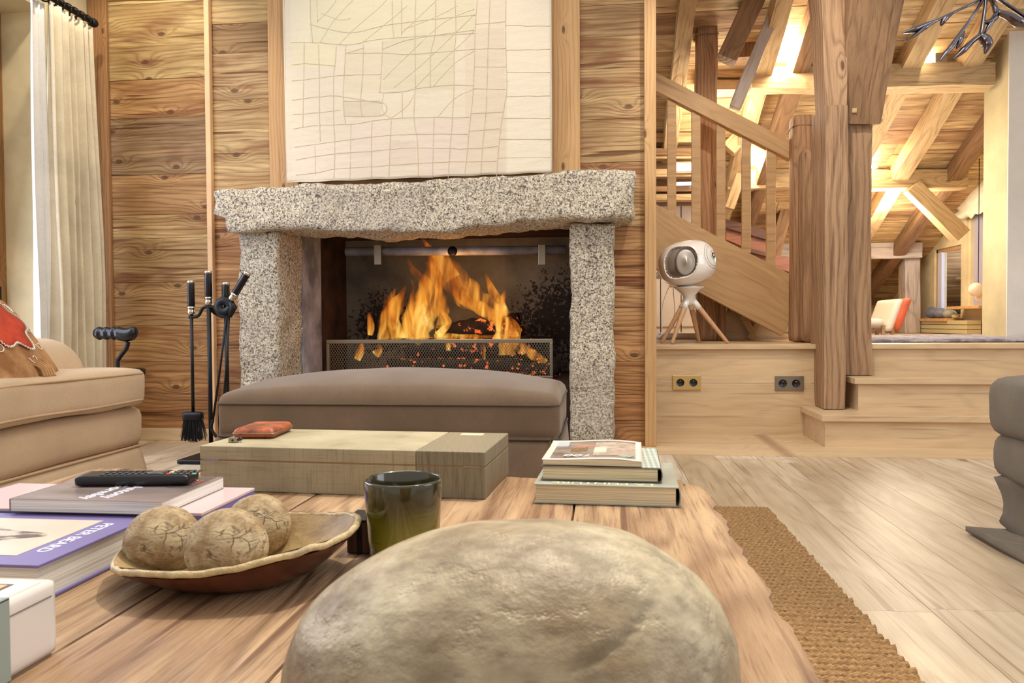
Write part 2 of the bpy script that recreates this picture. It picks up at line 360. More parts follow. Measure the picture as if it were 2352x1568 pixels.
# wall thickness end behind the last post, so that the firebox is enclosed
tag(box('wall_chimney_side', .2, .27, YW+.05, 5.1, 0, 3.05, MPOSTD, seed=8), kind='structure')
tag(box('wall_back_core', -2.86, XL[4]-.12, YW+.041, YW+.09, 0, 3.05, MPOSTD, seed=8), kind='structure')
tag(box('wall_back_core', XL[5]+.17, .27, YW+.041, YW+.09, 0, 3.05, MPOSTD, seed=8), kind='structure')
tag(box('wall_back_core', XL[4]-.12, XL[5]+.17, YW+.041, YW+.09, 1.27, 3.05, MPOSTD, seed=8), kind='structure')
tag(box('floor_base', -4.4, 3.6, -1.5, 4.47, -.06, -.021, MPOSTD, seed=8), kind='structure')
# left wall: plaster, window reveal
tag(box('wall_left', -2.98, -2.862, 3.70, YW+.06, 0, 3.05, MPLASTER), kind='structure')
tag(box('wall_left_reveal', -3.35, -2.98, 3.70, 3.8, 0, 3.05, MPLASTER), kind='structure')
zt = at(60, 28, Y=3.7).z
tag(box('wall_left_lintel', -3.35, -2.87, 2.9, 3.72, zt, 3.05, MPLASTERSHADE), kind='structure')
wf = thing('window_1', 'tall wooden window frame at the left wall reveal with black hinges', 'window', (-3.1, 3.66, 0)); wf['kind'] = 'structure'
xw = at(6, 500, Y=3.68).x
box('frame', xw-.06, xw, 3.60, 3.70, 0, zt, MPOSTD, wf, .003, seed=3)
box('frame', xw-.06, xw, 1.0, 3.60, zt-.06, zt, MPOSTD, wf, .003, seed=3)
for y in (105, 390, 680):
    z = at(9, y, Y=3.63).z; tubeobj('hinge', [(xw+.006, 3.64, z-.05), (xw+.006, 3.64, z+.05)], .009, MBLACK, wf, 8)
# floor
P = []
x = -4.4
while x < 3.6:
    y = -1.5-random.random()*1.5
    while y < 3.97:
        L = 1.3+random.random()*1.2; t = random.choice([(222, 202, 178), (212, 190, 162), (228, 212, 190), (216, 194, 166), (204, 180, 150)])
        if x+.19 < -3.3 and y > 3.4: break
        P.append((x+.0008, x+.1892, max(y, -1.5)+.001, min(y+L, 3.97), -.02, 0, t)); y += L
    x += .19
P.append((-2.9, .3, 3.97, 4.04, -.02, 0, (226, 190, 142)))
tag(plankwall('floor', P, MFLOOR), kind='structure')
tag(box('trim_6', .28, 3.6, 3.755, 4.47, -.02, .002, MOAKX, seed=5), kind='structure')
tag(box('baseboard_back', XL[0], XL[1], 4.005, YW-.01, 0, at(370, 985, Y=4.0).z, MOAKX, bev=.003, seed=7), kind='structure')
# raised floor and its front board
tag(box('floor_platform', .20, 5.2, 4.47, 12.0, .40, .515, MOAKX, seed=9), kind='structure')
tag(box('trim_7', .284, 1.50, 4.455, 4.475, .0, .295, MOAKX, seed=2), kind='structure')
tag(box('trim_8', .284, 1.50, 4.455, 4.475, .297, .49, MOAKX, seed=4), kind='structure')
tag(box('trim_9', .27, 1.235, 4.425, 4.475, .489, .516, MOAKX, bev=.003, seed=6), kind='structure')
st = thing('oak_steps', 'two wide pale oak steps up to the raised floor, right of the old post', 'steps', (2, 4.1, 0))
box('tread', 1.115, 4.6, 4.02, 4.47, .135, .168, MOAKX, st, .003, seed=11)
box('riser', 1.136, 4.6, 4.046, 4.45, .002, .135, MOAKX, st, 0, seed=12)
box('tread', 1.335, 4.6, 4.215, 4.47, .310, .342, MOAKX, st, .003, seed=13)
box('riser', 1.36, 4.6, 4.24, 4.45, .168, .310, MOAKX, st, 0, seed=14)
box('riser', 1.45, 4.6, 4.455, 4.47, .342, .489, MOAKX, st, 0, seed=15)
box('tread', 1.45, 4.6, 4.43, 4.50, .489, .517, MOAKX, st, .003, seed=16)
# ------------------------------------------------------------------ fireplace
fp = thing('fireplace', 'rough grey granite fireplace with dark steel firebox on the plank wall', 'fireplace', (-.95, 4.0, 0))
def lintel_fn(v):
    u = (v.x+2.02)/2.18
    # gentle rise to the right, ragged ends and underside
    if v.z > 1.25: v.z += .045*u-.012
    else: v.z += .02*max(0, u-.6)+.015*math.sin(u*9)-.012*math.exp(-((u-.35)/.2)**2)
    if v.z < 1.22: v.x += .07*max(0, 1-u*6)*1.0
    v += noise.noise_vector(v*6)*.022+noise.noise_vector(v*22)*.009+noise.noise_vector(v*60)*.004
    return v
rbox('lintel', -2.01, .165, 3.77, YW+.10, 1.13, 1.36, .022, .02, MGRAN, fp, lintel_fn)
jf = rough_fn(.016, 7, .006, 30)
rbox('pillar', -1.925, -1.70, 3.88, 4.21, 0, 1.15, .022, .015, MGRAN, fp, jf)
rbox('pillar', -.155, .065, 3.90, 4.21, .03, 1.15, .022, .015, MGRAN, fp, jf)
rbox('hearth_stone', -.20, .10, 3.84, 4.03, 0, .028, .02, .008, MGRAN, fp, rough_fn(.005, 9))
rbox('hearth_stone', -1.98, -1.62, 3.84, 4.03, 0, .028, .02, .008, MGRAN, fp, rough_fn(.005, 9))
bx0, bx1, by, zb = -1.70, -.13, 4.95, .33
fb = box('firebox', bx0-.06, bx0, 4.21, 4.5, 0, 1.5, MSTEEL, fp)
bm = bmesh.new(); abox(bm, bx0-.05, bx0+.005, 4.5, by+.05, 0, 1.5); abox(bm, bx1, bx1+.05, 4.21, by+.05, 0, 1.5); abox(bm, bx0-.05, bx1+.05, 4.21, by+.05, 1.20, 1.26)
abox(bm, bx0, bx1, 4.21, by, 0, zb); obj('firebox_liner', bm, MRUST, fp)
box('fireback', bx0, bx1, by, by+.04, zb, 1.2, MFB, fp)
tubeobj('lifting_rail', [at(795, 578, Y=4.55), at(1300, 592-18, Y=4.55)], .028, MSTEEL, fp, 10)
for px in (868, 1245):
    p = at(px, 585, Y=4.50); box('bracket', p.x-.022, p.x+.022, 4.49, 4.52, p.z-.06, p.z+.06, MNICKEL, fp, .002)
p = at(1040, 577, Y=4.5); latheobj('knob', [(0, 0), (.022, 0), (.03, .012), (.022, .025), (0, .028)], (p.x, p.y, p.z), MBLACK, fp, (0, -1, 0), 16)
p = at(1307, 652, Y=4.24); bm = bmesh.new(); tube(bm, [(p.x, p.y, p.z)]+[(p.x, p.y, p.z)], .001, 4) if False else None
bm.free(); tubeobj('handle_ring', [(p.x+.03*math.cos(a*.349), p.y, p.z+.03*math.sin(a*.349)) for a in range(19)], .005, MBLACK, fp, 6)
# fire screen
sc = thing('fire_screen', 'low wire mesh fire screen with dull brass frame in front of the fire', 'fire screen', (-.93, 4.25, zb))
a0 = at(750, 780, Y=4.25); a1 = at(1270, 788, Y=4.25); x0, x1, zt2 = a0.x, a1.x, a0.z
for k, (xa, xb, za, zb_) in enumerate(((x0, x1, zt2-.022, zt2), (x0, x1, zb, zb+.02), (x0, x0+.018, zb+.02, zt2-.022), (x1-.018, x1, zb+.02, zt2-.022))):
    box('frame', xa, xb, 4.243, 4.257, za, zb_, MNICKEL, sc, .002)
bm = bmesh.new(); rr = .0009; pz = .0165; 
def strip(p, q, w=.0011):
    p = Vector(p); q = Vector(q); d = (q-p).normalized(); s = Vector((-d.z, 0, d.x))*w
    bm.faces.new([bm.verts.new(p-s), bm.verts.new(q-s), bm.verts.new(q+s), bm.verts.new(p+s)])
zl, zh = zb+.02, zt2-.022; hh = zh-zl; stepx = .0155; slope = 1.6
n = int((x1-x0+hh/slope)/stepx)
for i in range(n+1):
    for sgn in (1, -1):
        xs = (x0-hh/slope+i*stepx) if sgn > 0 else (x0+i*stepx)
        p = [xs, zl]; q = [xs+sgn*hh/slope, zh]
        xa, za, xb, zb2 = p[0], p[1], q[0], q[1]
        def clip(xa, za, xb, zb2):
            lo, hi = x0+.018, x1-.018
            if max(xa, xb) < lo or min(xa, xb) > hi: return None
            def fix(xa, za, xb, zb2):
                if xa < lo: t = (lo-xa)/(xb-xa); return lo, za+(zb2-za)*t
                if xa > hi: t = (hi-xa)/(xb-xa); return hi, za+(zb2-za)*t
                return xa, za
            A = fix(xa, za, xb, zb2); B = fix(xb, zb2, xa, za); return A+B
        r = clip(xa, za, xb, zb2)
        if r and abs(r[0]-r[2]) > .002: strip((r[0], 4.25, r[1]), (r[2], 4.25, r[3]))
obj('mesh_panel', bm, MNICKEL, sc)
# logs
m = N('charred_log', .9); v = m.co(); nn = m.noise(v, 14, 5, .7)
m.col(m.mix(m.rng(nn, .4, .6), lin((10, 8, 7)), lin((34, 24, 20)))); m.bump(nn, .8, .02)
gl = m.rng(m.noise(v, 22, 3, .6), .60, .68); m.b.inputs['Emission Color'].default_value = (1, .16, .03, 1); m.put(m.b.inputs['Emission Strength'], m.math('MULTIPLY', gl, 1.1)); MLOG = m.m
m = N('embers', .9); v = m.co(); nn = m.noise(v, 30, 5, .7)
m.col(lin((30, 18, 14))); m.b.inputs['Emission Color'].default_value = (1, .17, .03, 1); m.put(m.b.inputs['Emission Strength'], m.math('MULTIPLY', m.rng(nn, .5, .62), 1.0)); MEMB = m.m
def log(p, q, r, label):
    p = Vector(p); q = Vector(q); n = 14
    pts = [p+(q-p)*i/n+Vector((noise.noise(Vector((i*.7, r*90, 0))), noise.noise(Vector((i*.7, 5, r*90))), noise.noise(Vector((9, i*.7, 0)))))*.008 for i in range(n+1)]
    o = tubeobj('log', pts, [r*(1+.18*noise.noise(Vector((i*.9, r*50, 3)))) for i in range(n+1)], MLOG, seg=14); tag(o, label, 'log', 'logs burning in the fireplace'); return o
log((-1.28, 4.50, zb+.055), (-.45, 4.48, zb+.055), .05, 'front charred log lying across the fire bed')
log((-1.05, 4.72, zb+.05), (-.35, 4.72, zb+.05), .048, 'rear charred log lowest behind the flames')
log((-1.20, 4.60, zb+.165), (-.40, 4.66, zb+.17), .066, 'thick charred log resting on the two lowest')
log((-1.02, 4.76, zb+.24), (-.50, 4.72, zb+.31), .075, 'slanting charred log, topmost in the fire')
log((-.52, 4.40, zb+.05), (-.24, 4.36, zb+.05), .036, 'short charred log at the right end of the fire')
rbox('ember_bed', -1.42, -.36, 4.33, 4.86, zb, zb+.03, .035, .012, MEMB, None, rough_fn(.01, 25)); tag(bpy.data.objects['ember_bed'], 'glowing bed of embers under the burning logs', 'embers', kind='stuff')
# flames: translucent glowing tongues
m = N('flame', .5); v = m.co(); t = m.attr('ft', 2)
nz = m.noise(m.vmul(v, (13, 4, 3.2)), 1.3, 3, .55, .8)
f = m.math('ADD', m.math('MULTIPLY', nz, .9), m.math('MULTIPLY', m.math('SUBTRACT', 1, t), .35))
colr = m.ramp(f, [(.34, (140, 52, 14)), (.54, (214, 106, 34)), (.74, (240, 160, 56)), (.95, (255, 218, 120))])
fac = m.n('LayerWeight', 1, Blend=.5)
al = m.math('MULTIPLY', m.math('MULTIPLY', m.math('POWER', m.math('SUBTRACT', 1, fac), 2.0), m.rng(nz, .34, .60, .10, 1)), m.rng(t, .72, 1.0, 1, 0))
em = m.t.nodes.new('ShaderNodeEmission'); m.put(em.inputs[0], colr); m.put(em.inputs[1], m.rng(f, .4, .95, .45, 1.25))
tr = m.t.nodes.new('ShaderNodeBsdfTransparent'); mx = m.t.nodes.new('ShaderNodeMixShader'); m.put(mx.inputs[0], m.math('MULTIPLY', al, .56, clamp=True))
m.t.links.new(tr.outputs[0], mx.inputs[1]); m.t.links.new(em.outputs[0], mx.inputs[2]); m.t.links.new(mx.outputs[0], m.out.inputs[0]); MFL = m.m
fire = thing('fire', 'tall orange flames rising from the burning logs', 'fire', (-.85, 4.6, zb))
def flame(pts, Y):
    W_ = [at(x, y, Y=Y) for x, y, w in pts]; n = 7
    C = smooth_path(W_, n); ws = [w for x, y, w in pts]; R = []
    for i in range(len(C)):
        k = i/n; a = int(min(k, len(ws)-1)); b = min(a+1, len(ws)-1); R.append((ws[a]+(ws[b]-ws[a])*(k-a))/F*Y*.5)
    V = []; Fc = []; T = []; seg = 20
    for i, c in enumerate(C):
        tg = (C[min(i+1, len(C)-1)]-C[max(i-1, 0)]); tg.y = 0; tg.normalize(); a = Vector((-tg.z, 0, tg.x)); jit = 1+.35*noise.noise(Vector((c.x*14, c.z*14, Y*3)))
        for s in range(seg):
            th = 2*math.pi*s/seg; wob = 1+.22*noise.noise(Vector((math.cos(th)*1.5+Y, c.z*12, c.x*9)))
            V.append(c+a*math.cos(th)*R[i]*jit*wob+Vector((0, 1, 0))*math.sin(th)*R[i]*.5*wob); T.append(i/(len(C)-1))
    for i in range(len(C)-1):
        for s in range(seg): Fc.append((i*seg+s, i*seg+(s+1) % seg, (i+1)*seg+(s+1) % seg, (i+1)*seg+s))
    Fc.append(tuple(range(seg))[::-1]); Fc.append(tuple(range((len(C)-1)*seg, len(C)*seg)))
    me = mk(V, Fc); at_ = me.attributes.new('ft', 'FLOAT', 'POINT'); at_.data.foreach_set('value', T)
    obj('flame', me, MFL, fire, True)
for Y, pts in [
    (4.60, [(950, 782, 66), (962, 735, 74), (985, 690, 66), (992, 640, 50), (1000, 600, 52), (985, 565, 10)]),
    (4.56, [(975, 785, 40), (950, 740, 52), (965, 690, 40), (975, 650, 36), (950, 622, 16), (936, 590, 3)]),
    (4.66, [(1172, 790, 44), (1168, 755, 42), (1142, 720, 44), (1095, 690, 62), (1055, 655, 68), (1025, 620, 62), (1000, 592, 42), (975, 560, 6)]),
    (4.54, [(1150, 785, 40), (1160, 745, 36), (1110, 712, 34), (1060, 680, 32), (1040, 640, 22), (1030, 600, 5)]),
    (4.62, [(895, 778, 60), (892, 740, 52), (905, 710, 40), (920, 685, 24), (932, 655, 4)]),
    (4.68, [(915, 780, 44), (905, 745, 36), (895, 705, 26), (908, 660, 3)]),
    (4.64, [(850, 770, 12), (852, 745, 20), (846, 715, 4)]),
    (4.70, [(1160, 735, 40), (1140, 690, 30), (1128, 660, 18), (1112, 622, 3)]),
    (4.52, [(1178, 790, 30), (1184, 760, 24), (1172, 735, 14), (1174, 725, 3)]),
    (4.60, [(1000, 785, 40), (1040, 778, 26), (1090, 782, 28), (1150, 780, 30), (1180, 770, 6)]),
    (4.40, [(820, 826, 16), (828, 806, 18), (835, 776, 3)]),
    (4.40, [(862, 815, 20), (872, 802, 16), (866, 785, 3)]),
    (4.40, [(1112, 826, 8), (1110, 800, 12), (1106, 786, 3)]),
    (4.40, [(1030, 805, 12), (1030, 788, 14), (1034, 770, 3)]),
    (4.42, [(1165, 815, 40), (1165, 795, 44), (1172, 765, 30), (1180, 735, 4)]),
    (4.38, [(1205, 812, 16), (1195, 800, 26), (1180, 785, 20), (1165, 772, 4)]),
    (4.58, [(930, 775, 30), (940, 715, 24), (952, 668, 14), (944, 640, 2)]), (4.72, [(1010, 770, 26), (1018, 715, 30), (1008, 660, 22), (1016, 610, 3)]),
    (4.50, [(885, 785, 22), (876, 745, 20), (884, 705, 10), (892, 668, 2)]), (4.57, [(1150, 760, 22), (1150, 715, 22), (1155, 685, 12), (1160, 664, 2)]),
    (4.70, [(1040, 640, 40), (1015, 600, 34), (990, 575, 16), (968, 545, 2)]), (4.64, [(1005, 770, 20), (1030, 740, 18), (1012, 712, 8), (1004, 695, 2)]),
    (4.36, [(1255, 832, 14), (1225, 815, 26), (1205, 798, 16), (1190, 780, 3)])]:
    flame(pts, Y)
point('fire_glow', (-.85, 4.45, .85), 4, (1, .45, .14), .12)
# ------------------------------------------------------------------ linen wall hanging
lin_t = thing('wall_hanging', 'cream patchwork linen panel hanging above the granite mantel', 'wall hanging', (-.96, 3.98, 1.42))
YL = 3.965
def cp(cx, cy): return at(600+cx/2.6133, cy/2.6133, Y=YL)
X0, X1, ZT = -1.678, at(1267, 380, Y=YL).x, 2.75
def zbotm(x): return 1.413+.014*(x-X0)/(X1-X0)+.002*math.sin(x*30)
patches = [((1225, 180), (1470, 1080), .93, (226, 208, 188)), ((1470, 0), (1800, 1080), 1.03, (246, 234, 214)), ((730, 230), (1160, 550), .96, (216, 208, 178)), ((500, 610), (730, 700), .95, (214, 200, 176)),
           ((180, 0), (300, 260), 1.0, (238, 230, 200)), ((190, 262), (450, 400), 1.0, (236, 226, 188)), ((300, 0), (780, 250), .98, (226, 220, 184)), ((780, 0), (1285, 210), .97, (222, 216, 184)),
           ((190, 850), (540, 1090), 1.0, (238, 222, 206)), ((780, 850), (940, 1000), .96, (224, 206, 190)), ((940, 720), (1240, 1060), .99, (230, 212, 198)), ((550, 740), (780, 1060), 1, (234, 216, 202)), ((500, 300), (730, 560), .98, (224, 212, 184))]
nx, nz = 130, 120; V = []; T = []
inv = lambda p: None
for j in range(nz+1):
    for i in range(nx+1):
        x = X0+(X1-X0)*i/nx; zb0 = zbotm(x); z = zb0+(ZT-zb0)*j/nz
        wob = .004*noise.noise(Vector((0, z*9, 1))) if i in (0, nx) else 0
        V.append(Vector((x+wob+.012*(1 if i == 0 else 0)*(z-2.4 < 0)*0, YL+.006*noise.noise(Vector((x*3, z*3, 0)))+.002*noise.noise(Vector((x*6, z*40, 2))), z)))
Fc = [(j*(nx+1)+i, j*(nx+1)+i+1, (j+1)*(nx+1)+i+1, (j+1)*(nx+1)+i) for j in range(nz) for i in range(nx)]
# corners of the patches in world coordinates
pw = []
for (a, b, k, c) in patches:
    p = cp(*a); q = cp(*b); z_top = p.z if a[1] > 0 else 9
    pw.append((p.x, q.x, q.z, z_top, c))
for f in Fc:
    c = sum((V[i] for i in f), Vector())/4; t = (232, 220, 198)
    xx = c.x+.006*noise.noise(Vector((0, c.z*6, 0))); zz = c.z+.006*noise.noise(Vector((c.x*6, 0, 4)))
    for (a, b, z0, z1, cc) in pw:
        if a <= xx < b and z0 <= zz < z1: t = cc
    T.append(lin(tuple((q*.55+w_*.45)*.95 for q, w_ in zip(t, (226, 212, 186)))))
m = N('linen', .9, spec=.1); v = m.co(); c = m.attr('tint', 0)
th = m.noise(m.vmul(v, (30, 30, 260)), 1.5, 2, .6); th2 = m.noise(m.vmul(v, (260, 30, 20)), 1.5, 2, .6)
c = m.mix(m.math('MULTIPLY', m.rng(th, .45, .75), .16), c, lin((186, 168, 138))); c = m.mix(m.math('MULTIPLY', m.rng(th2, .5, .75), .10), c, lin((186, 168, 138)))
m.col(c); m.bump(m.math('ADD', m.math('MULTIPLY', m.noise(m.vmul(v, (9, 9, 30)), 1.5, 3, .5), 1), m.math('MULTIPLY', th, .15)), .35, .01); MLIN = m.m
me = mk(V, Fc); fset(me, None, T); lo = obj('cloth', me, MLIN, lin_t, True)
md = lo.modifiers.new('thick', 'SOLIDIFY'); md.thickness = .012; md.offset = 1
box('backing_board', X0+.02, X1-.015, YL+.008, YL+.03, 1.45, 2.7, MBAT, lin_t)
hs = [  # seam polylines, measured on the panel
 [(185, 262), (300, 262), (420, 268), (540, 272), (700, 240), (900, 225), (1280, 205)], [(300, 0), (303, 120), (315, 262)], [(190, 395), (270, 388), (350, 392), (450, 402)],
 [(455, 280), (450, 370), (440, 470), (440, 580), (440, 740), (445, 860), (440, 1070)], [(512, 275), (505, 400), (498, 560), (500, 660), (510, 745)], [(300, 155), (540, 200), (780, 150), (1290, 95)],
 [(790, 0), (790, 150), (800, 230)], [(845, 0), (845, 215)], [(730, 300), (900, 240), (1280, 185)], [(730, 250), (725, 400), (715, 560)], [(512, 325), (620, 290)], [(520, 325), (720, 320), (900, 330), (1280, 300)],
 [(715, 560), (850, 555), (950, 535), (1160, 515), (1280, 520)], [(190, 490), (340, 475), (500, 455), (720, 450)], [(190, 605), (350, 585), (440, 580), (500, 585), (700, 620), (730, 625)],
 [(500, 612), (730, 618), (730, 695), (500, 700)], [(195, 690), (350, 680), (480, 665)], [(200, 775), (350, 755), (560, 748), (700, 725), (900, 710), (1250, 708)], [(205, 885), (350, 865), (500, 845), (700, 822), (900, 808), (1240, 808)],
 [(210, 960), (440, 925), (660, 910), (900, 890), (1240, 895), (1420, 880)], [(212, 1052), (350, 1035), (450, 1015), (700, 1000), (900, 985), (1100, 975), (1415, 970)],
 [(265, 265), (262, 460), (258, 600), (255, 770)], [(350, 275), (355, 480), (355, 680), (358, 850)], [(615, 270), (612, 450), (600, 620), (610, 700)], [(670, 740), (665, 860), (665, 1080)], [(785, 725), (775, 900), (770, 1060)], [(850, 560), (850, 715)],
 [(930, 0), (925, 200), (928, 520), (920, 715), (940, 850), (945, 1070)], [(1050, 0), (1045, 210), (1020, 330), (1018, 530)], [(1040, 700), (1035, 880), (1030, 1070)], [(1165, 0), (1170, 210), (1160, 330), (1160, 520), (1150, 720), (1135, 900), (1125, 1070)],
 [(1298, 0), (1285, 200), (1280, 400), (1270, 600), (1250, 780), (1235, 950), (1222, 1060)], [(1470, 0), (1468, 250), (1475, 520), (1460, 640), (1440, 760), (1425, 900), (1415, 1060)],
 [(1290, 150), (1465, 135)], [(1285, 298), (1470, 294)], [(1280, 405), (1470, 405)], [(1275, 535), (1468, 540)], [(1262, 685), (1450, 675)], [(1250, 790), (1430, 775)], [(1375, 0), (1362, 300), (1352, 640), (1330, 880), (1320, 1050)],
 [(1470, 155), (1600, 160), (1735, 160)], [(1470, 305), (1735, 300)], [(1475, 438), (1735, 440)], [(1470, 582), (1735, 580)], [(1455, 712), (1735, 715)], [(1435, 838), (1740, 840)], [(1420, 950), (1740, 948)],
 [(345, 135), (420, 60), (460, 0)], [(360, 260), (450, 120), (560, 0)], [(470, 275), (560, 180), (700, 60), (760, 0)], [(600, 265), (720, 170), (880, 40)], [(850, 200), (1000, 60), (1060, 0)], [(735, 480), (900, 320), (1100, 140), (1280, 60)], [(860, 180), (1045, 110), (1180, 40)], [(800, 530), (960, 400), (1120, 250), (1280, 90)],
 [(930, 530), (1060, 400), (1200, 270), (1280, 190)], [(1040, 520), (1160, 390), (1280, 310)], [(740, 560), (730, 660), (780, 715)], [(1060, 710), (1160, 600), (1275, 540)], [(780, 715), (880, 640), (930, 560)], [(365, 85), (470, 125), (540, 115)], [(340, 0), (345, 140)], [(545, 740), (540, 870), (535, 1080)], [(325, 870), (328, 1050)]]
bm = bmesh.new()
for k, s in enumerate(hs):
    pts = smooth_path([cp(*q) for q in s], 6); pts = [Vector((p.x, YL-.0125+.006*noise.noise(Vector((p.x*3, p.z*3, 0)))+.002*noise.noise(Vector((p.x*6, p.z*40, 2)))-.0, p.z+.003*noise.noise(Vector((p.x*20, k, 0))))) for p in pts]
    tube(bm, pts, .0014 if k > 45 else .0021, 4)
obj('seam_stitching', bm, plain('seam_thread', (206, 192, 162), .9), lin_t)
bm = bmesh.new()
e = [(X0-.001, 1.413), (X0-.003, 1.8), (X0-.006, 2.2), (X0-.004, 2.75)]
tube(bm, [(x, YL-.005, z) for x, z in e], .004, 6); tube(bm, [(X1, YL-.005, z) for z in (1.427, 1.9, 2.4, 2.75)], .004, 6); tube(bm, [(X0+(X1-X0)*i/40, YL-.005, zbotm(X0+(X1-X0)*i/40)) for i in range(41)], .004, 6)
obj('hem', bm, MLIN, lin_t)
for p in bpy.data.objects['hem'].data.polygons: pass
fset(bpy.data.objects['hem'].data, None, [lin((236, 224, 204))]*len(bpy.data.objects['hem'].data.polygons))
# ------------------------------------------------------------------ curtain
ct = thing('curtain', 'cream linen curtain gathered at the left wall below a black rod', 'curtain', (-2.70, 3.6, 0))
def curtain(name, x, y0, y1, z0, z1, folds, amp, m, parent, topk=.55, ph=0, flare=.0, xdir=0):
    V = []; Fc = []; nu, nv = folds*14, 34
    for j in range(nv+1):
        w = j/nv; z = z1+(z0-z1)*w; k = topk+(1-topk)*min(1, w*1.6)
        for i in range(nu+1):
            u = i/nu; yy = y0+(y1-y0)*u; yy = (y0+y1)/2+(yy-(y0+y1)/2)*(.80+flare*w)
            a = math.sin(u*folds*2*math.pi+ph+.9*math.sin(w*2+u*7)) ; b = math.sin(u*folds*4.4*math.pi+1.3)
            V.append(Vector((x+amp*k*(a*.8+b*.25*(1-w))+.02*noise.noise(Vector((u*3, w*2, 0))), yy+.012*math.sin(u*folds*2*math.pi+1)*k, z)))
    for j in range(nv):
        for i in range(nu): a = j*(nu+1)+i; Fc.append((a, a+1, a+nu+2, a+nu+1))
    o = obj(name, mk(V, Fc), m, parent, True); md = o.modifiers.new('thick', 'SOLIDIFY'); md.thickness = .003; return o
MCUR = fabric('curtain_linen', (238, 224, 194), 2400, .10, .35, sheen=.1)
MCURW = fabric('curtain_lining', (240, 236, 230), 2400, .06, .3, sheen=.1)
ztc = at(160, 22, Y=3.6).z
curtain('linen_panel', -2.71, 3.47, 3.86, .02, ztc, 6, .062, MCUR, ct, .45, 0, .22)
curtain('lining', -2.735, 3.40, 3.52, .02, ztc-.005, 2, .018, MCURW, ct, .5, 1, .22)
rod = thing('curtain_rod', 'short black iron curtain rod with rings above the cream curtain', 'curtain rod', (-2.71, 3.6, ztc+.03))
tubeobj('rod', [(-2.71, 2.0, ztc+.035), (-2.71, 3.84, ztc+.035)], .014, MBLACK, rod, 12)
latheobj('finial', [(0, -.01), (.022, 0), (.024, .02), (.018, .035), (0, .038)], (-2.71, 3.84, ztc+.035), MBLACK, rod, (0, 1, 0), 16)
for i in range(7):
    y = 3.50+i*.05; bm = bmesh.new(); tube(bm, [(-2.71+.026*math.cos(a*math.pi/8), y+.004*math.sin(a), ztc+.028+.026*math.sin(a*math.pi/8)) for a in range(17)], .0045, 6); obj('ring', bm, MBLACK, rod)
box('bracket', -2.862, -2.70, 3.42, 3.435, ztc-.005, ztc+.02, MBLACK, rod)
# ------------------------------------------------------------------ fireplace tools
ts = thing('tool_stand', 'black iron fireplace tool stand on a square base left of the ottoman', 'tool stand', (-1.86, 3.42, 0))
tx, ty = -1.845, 3.42
rbox('base', tx-.12, tx+.12, ty-.10, ty+.12, 0, .022, .02, .008, MBLACK, ts)
ztop = .735
tubeobj('pole', [(tx, ty, .02), (tx, ty, ztop)], .010, MBLACK, ts)
def handle(name, p, d, m_, parent, L=.135, r=.017):
    p = Vector(p); d = Vector(d).normalized(); h = L
    a = obj(name, (lambda bm: (lathe(bm, [(0, 0), (.012, 0), (.014, .012), (r, .016), (r, h), (r, h+.001), (0, h+.001)], p, d, 18), bm)[1])(bmesh.new()), MBLACKP, parent)
    latheobj('collar', [(0, -.012), (.014, -.012), (.017, -.006), (.017, .006), (.0145, .014), (.018, .016), (.0182, .024), (0, .025)], p, MCHROME, a, d, 18)
    latheobj('cap', [(0, 0), (.0178, 0), (.0178, .010), (.014, .013), (0, .013)], p+d*h, MCHROME, a, d, 18)
    return a
handle('handle', (tx, ty, ztop+.02), (0, 0, 1), None, ts)
bm = bmesh.new()
for s in (-1, 1): tube(bm, smooth_path([(tx, ty, ztop), (tx+s*.03, ty, ztop-.008), (tx+s*.055, ty, ztop-.045), (tx+s*.10, ty, ztop-.05)], 4), .008, 8); 
for s in (0, 1): tube(bm, smooth_path([(tx, ty+s*.0, ztop), (tx+.01, ty+.03+s*.02, ztop-.03), (tx+.02, ty+.09, ztop-.05)], 4), .008, 8)
obj('hook_arm', bm, MBLACK, ts)
def tool(name, label, x, y, ztopp, zend, lean=(0, 0), hd=None):
    t = thing(name, label, 'fireplace tool', (x, y, zend)); p = Vector((x, y, ztopp)); q = Vector((x+lean[0], y+lean[1], zend))
    tubeobj('shaft', [q, p], .0078, MBLACK, t); handle('handle', p+Vector((0, 0, .01)), hd or (p-q), None, t); return t, q
t, q = tool('hearth_brush', 'black hearth brush hanging left on the iron tool stand', tx-.088, ty+.0, ztop-.035, .235)
rbox('ferrule', q.x-.048, q.x+.048, q.y-.022, q.y+.022, .19, .235, .015, .012, MBLACK, t)
bm = bmesh.new()
for i in range(260):
    a = random.uniform(-1, 1); b = random.uniform(-1, 1); p = Vector((q.x+a*.042, q.y+b*.018, .195)); e = Vector((q.x+a*.056+random.uniform(-.004, .004), q.y+b*.03, .085+random.uniform(0, .02)+.01*abs(a)))
    tube(bm, [p, e], [.0016, .001], 3, caps=False)
tag(obj('bristles', bm, plain('bristle', (34, 32, 38), .6), t), kind='stuff')
t, q = tool('ash_shovel', 'black ash shovel hanging right on the iron tool stand', tx+.082, ty+.01, ztop-.045, .22)
rbox('blade', q.x-.05, q.x+.05, q.y-.006, q.y+.006, .07, .22, .02, .006, MBLACK, t)
t, q = tool('fire_poker', 'black fire poker hanging behind on the iron tool stand', tx+.055, ty+.055, ztop-.045, .12)
tubeobj('hook', smooth_path([(q.x, q.y, .16), (q.x+.025, q.y, .14), (q.x+.035, q.y, .10)], 4), [.007]*8+[.002], MBLACK, t)
